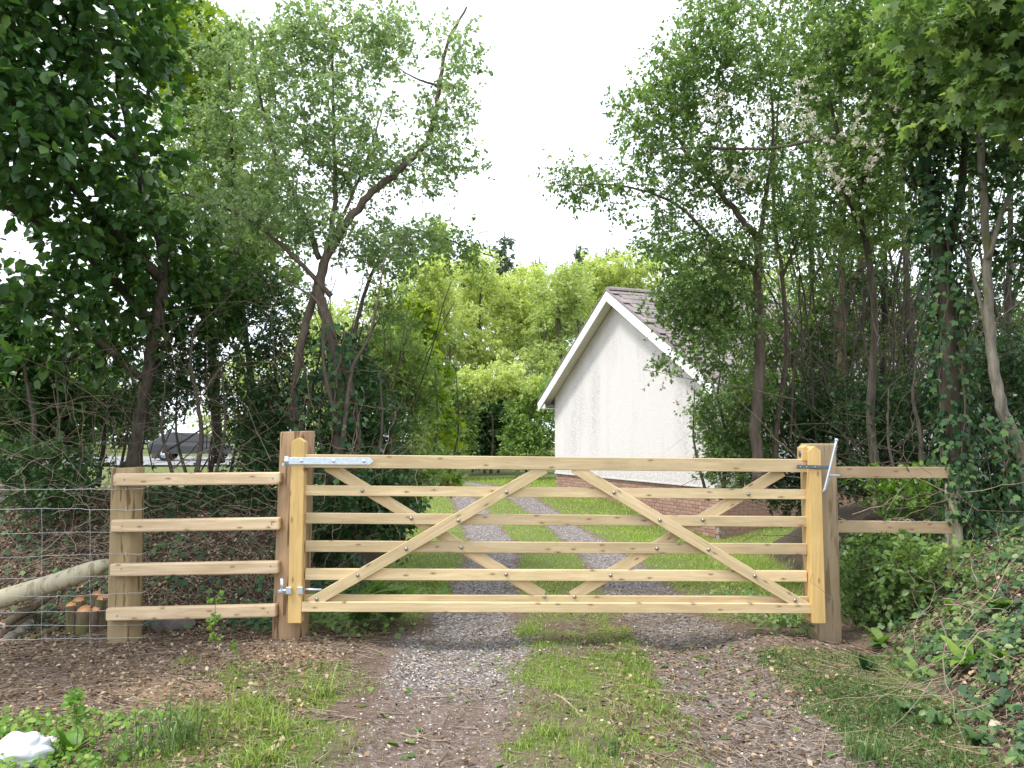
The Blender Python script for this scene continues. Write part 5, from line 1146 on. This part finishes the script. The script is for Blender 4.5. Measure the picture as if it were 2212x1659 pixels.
p = U(370, 1352, 5.72); rock('rock', 'large grey rock behind the lowest rail of the left fence', (p[0], 5.72, p[2]), (.19, .13, .13), 1, M['rock'])
p = U(318, 1356, 5.8); rock('rock', 'smaller grey rock between strainer post and large rock', (p[0], 5.8, p[2]), (.06, .08, .08), 2, M['rock'])
rg = np.random.default_rng(99)
for i, (cx, cy) in enumerate([(800, 745), (1160, 570), (1505, 612), (975, 535), (1285, 825), (1345, 715), (945, 680), (1310, 790), (830, 700), (890, 700), (1200, 790), (1420, 760), (1490, 690), (760, 760), (1100, 640)]):
    p = G(cx*.4069*.8848, (1400 + cy*.4069)*.8848); s = rg.uniform(.012, .024)
    rock('stone', 'small pale stone on the bare soil below the four-rail fence', p, (s*1.3, s, s*.7), 20 + i, M['stone'], 'loose stones below the left fence', 'stone', 1)
p = G(1655, 1332); rock('stone', 'pale stone on the dark soil mound by the slam post', p, (.025, .02, .014), 50, M['stone'], None, 'stone', 1)
p = G(2150, 1570); rock('stone', 'pinkish stone among weeds on the right bank', p, (.05, .035, .03), 51, M['stone'], None, 'stone', 2)
def stick(label, u0, v0, u1, v1, r, seed, mat=None, bow=.03):
    a, b_ = G(u0, v0), G(u1, v1); rgl = np.random.default_rng(seed); m = 10; P = np.linspace(a, b_, m); L = np.linalg.norm(b_ - a)
    P[:, :2] += (np.sin(np.linspace(0, np.pi, m))*bow*L*rgl.choice((-1, 1)))[:, None]*unit(np.array((-(b_-a)[1], (b_-a)[0]))); P[1:-1] += rgl.normal(size=(m-2, 3))*r*.5
    P[:, 2] = np.maximum(P[:, 2], H(P[:, 0], P[:, 1]) + r*.7)
    o = link('stick', stem_mesh('stick', P - a, np.linspace(r, r*.6, m), mat or M['drytwig'], 6, .1, seed), None, a); tag(o, label, 'stick', 'sticks on the ground')
def s6(cx, cy): return ((800 + cx*.5199)*.8848, (1450 + cy*.5199)*.8848)
for i, (a_, b_, r, lb) in enumerate([((340, 660), (560, 692), .006, 'straight stick in the left rut nearest the bottom edge'), ((575, 435), (740, 455), .006, 'short stick with broken end in the middle of the left rut'),
    ((440, 490), (630, 470), .005, 'bent thin stick just left below the broken one'), ((1065, 475), (1190, 585), .007, 'pale curved stick across the middle grass strip'), ((1500, 480), (1720, 545), .005, 'long thin straight stick in the right rut'),
    ((1285, 445), (1380, 410), .006, 'forked-looking stick on the middle strip below the gate centre'), ((1905, 708), (1995, 683), .008, 'reddish stick at the right verge edge'), ((2060, 590), (2170, 565), .005, 'thin stick lying on the right verge'),
    ((1185, 300), (1350, 312), .005, 'pale stick on the middle strip nearest the gate'), ((1300, 490), (1335, 522), .006, 'stubby pale stick beside the curved one'), ((1330, 570), (1340, 610), .006, 'short upright-looking pale stick on the middle strip'),
    ((1620, 430), (1600, 340), .005, 'thin stick pointing at the gate in the right rut'), ((1860, 300), (2000, 290), .005, 'pale stick on the grass near the slam post')]):
    stick(lb, *s6(*a_), *s6(*b_), r, 700 + i, M['bark_red'] if 'reddish' in lb else None, .06)
stick('long brown cane lying over the weeds at lower left', 60, 1498, 258, 1575, .006, 730, M['twig'], .03)
stick('fallen twig arching from the strainer post foot', 300, 1430, 330, 1370, .005, 731, M['twig'], .1)
m, t, out = new_mat('white_plastic_film'); n = noise(t, mapped(t), 12, 4)
pb_ = principled(t, out, ramp(t, [(.3, (.56, .57, .62)), (.7, (.66, .67, .71))], n), .35, n, .3, .01, spec=.5); M['bag'] = m
def crumple(name, label, p, s, seed, mat, cat, amp=.35):
    bm = bmesh.new(); bmesh.ops.create_icosphere(bm, subdivisions=5, radius=1); rgl = np.random.default_rng(seed); pl = rdir(rgl, 16); dd = .58 + .34*rgl.random(16)
    for v in bm.verts:
        c = np.array(v.co)
        for a, b_ in zip(pl, dd):
            e = c @ a - b_
            if e > 0: c = c - a*e*.85
        c = c*(1 + amp*.42*(abs(math.sin(c[0]*4 + 2*c[1] + 1.5*math.sin(c[2]*4)))*abs(math.cos(c[2]*4 + c[1]*3 + math.sin(c[0]*4))) - .3))
        c[2] = max(c[2], -.35); v.co = Vector(c*np.array(s))
    o = link(name, bm_mesh(name, bm, mat, True), None, p); tag(o, label, cat)
p = G(42, 1645); crumple('plastic_bag', 'crumpled white plastic bag in the bottom left corner', (p[0], p[1], p[2] + .03), (.125, .10, .085), 5, M['bag'], 'bag')
m, t, out = new_mat('printed_wrapper_film'); n = noise(t, mapped(t, (1, 1, 1)), 26, 1)
principled(t, out, ramp(t, [(.40, (.62, .70, .76)), (.52, (.78, .80, .82)), (.62, (.70, .22, .24)), (.66, (.70, .76, .80))], n), .3, spec=.5); M['wrapper'] = m
p = G(102, 1612); crumple('food_wrapper', 'crumpled pale blue and pink wrapper behind the white bag', (p[0], p[1], p[2] + .012), (.045, .035, .03), 9, M['wrapper'], 'wrapper')
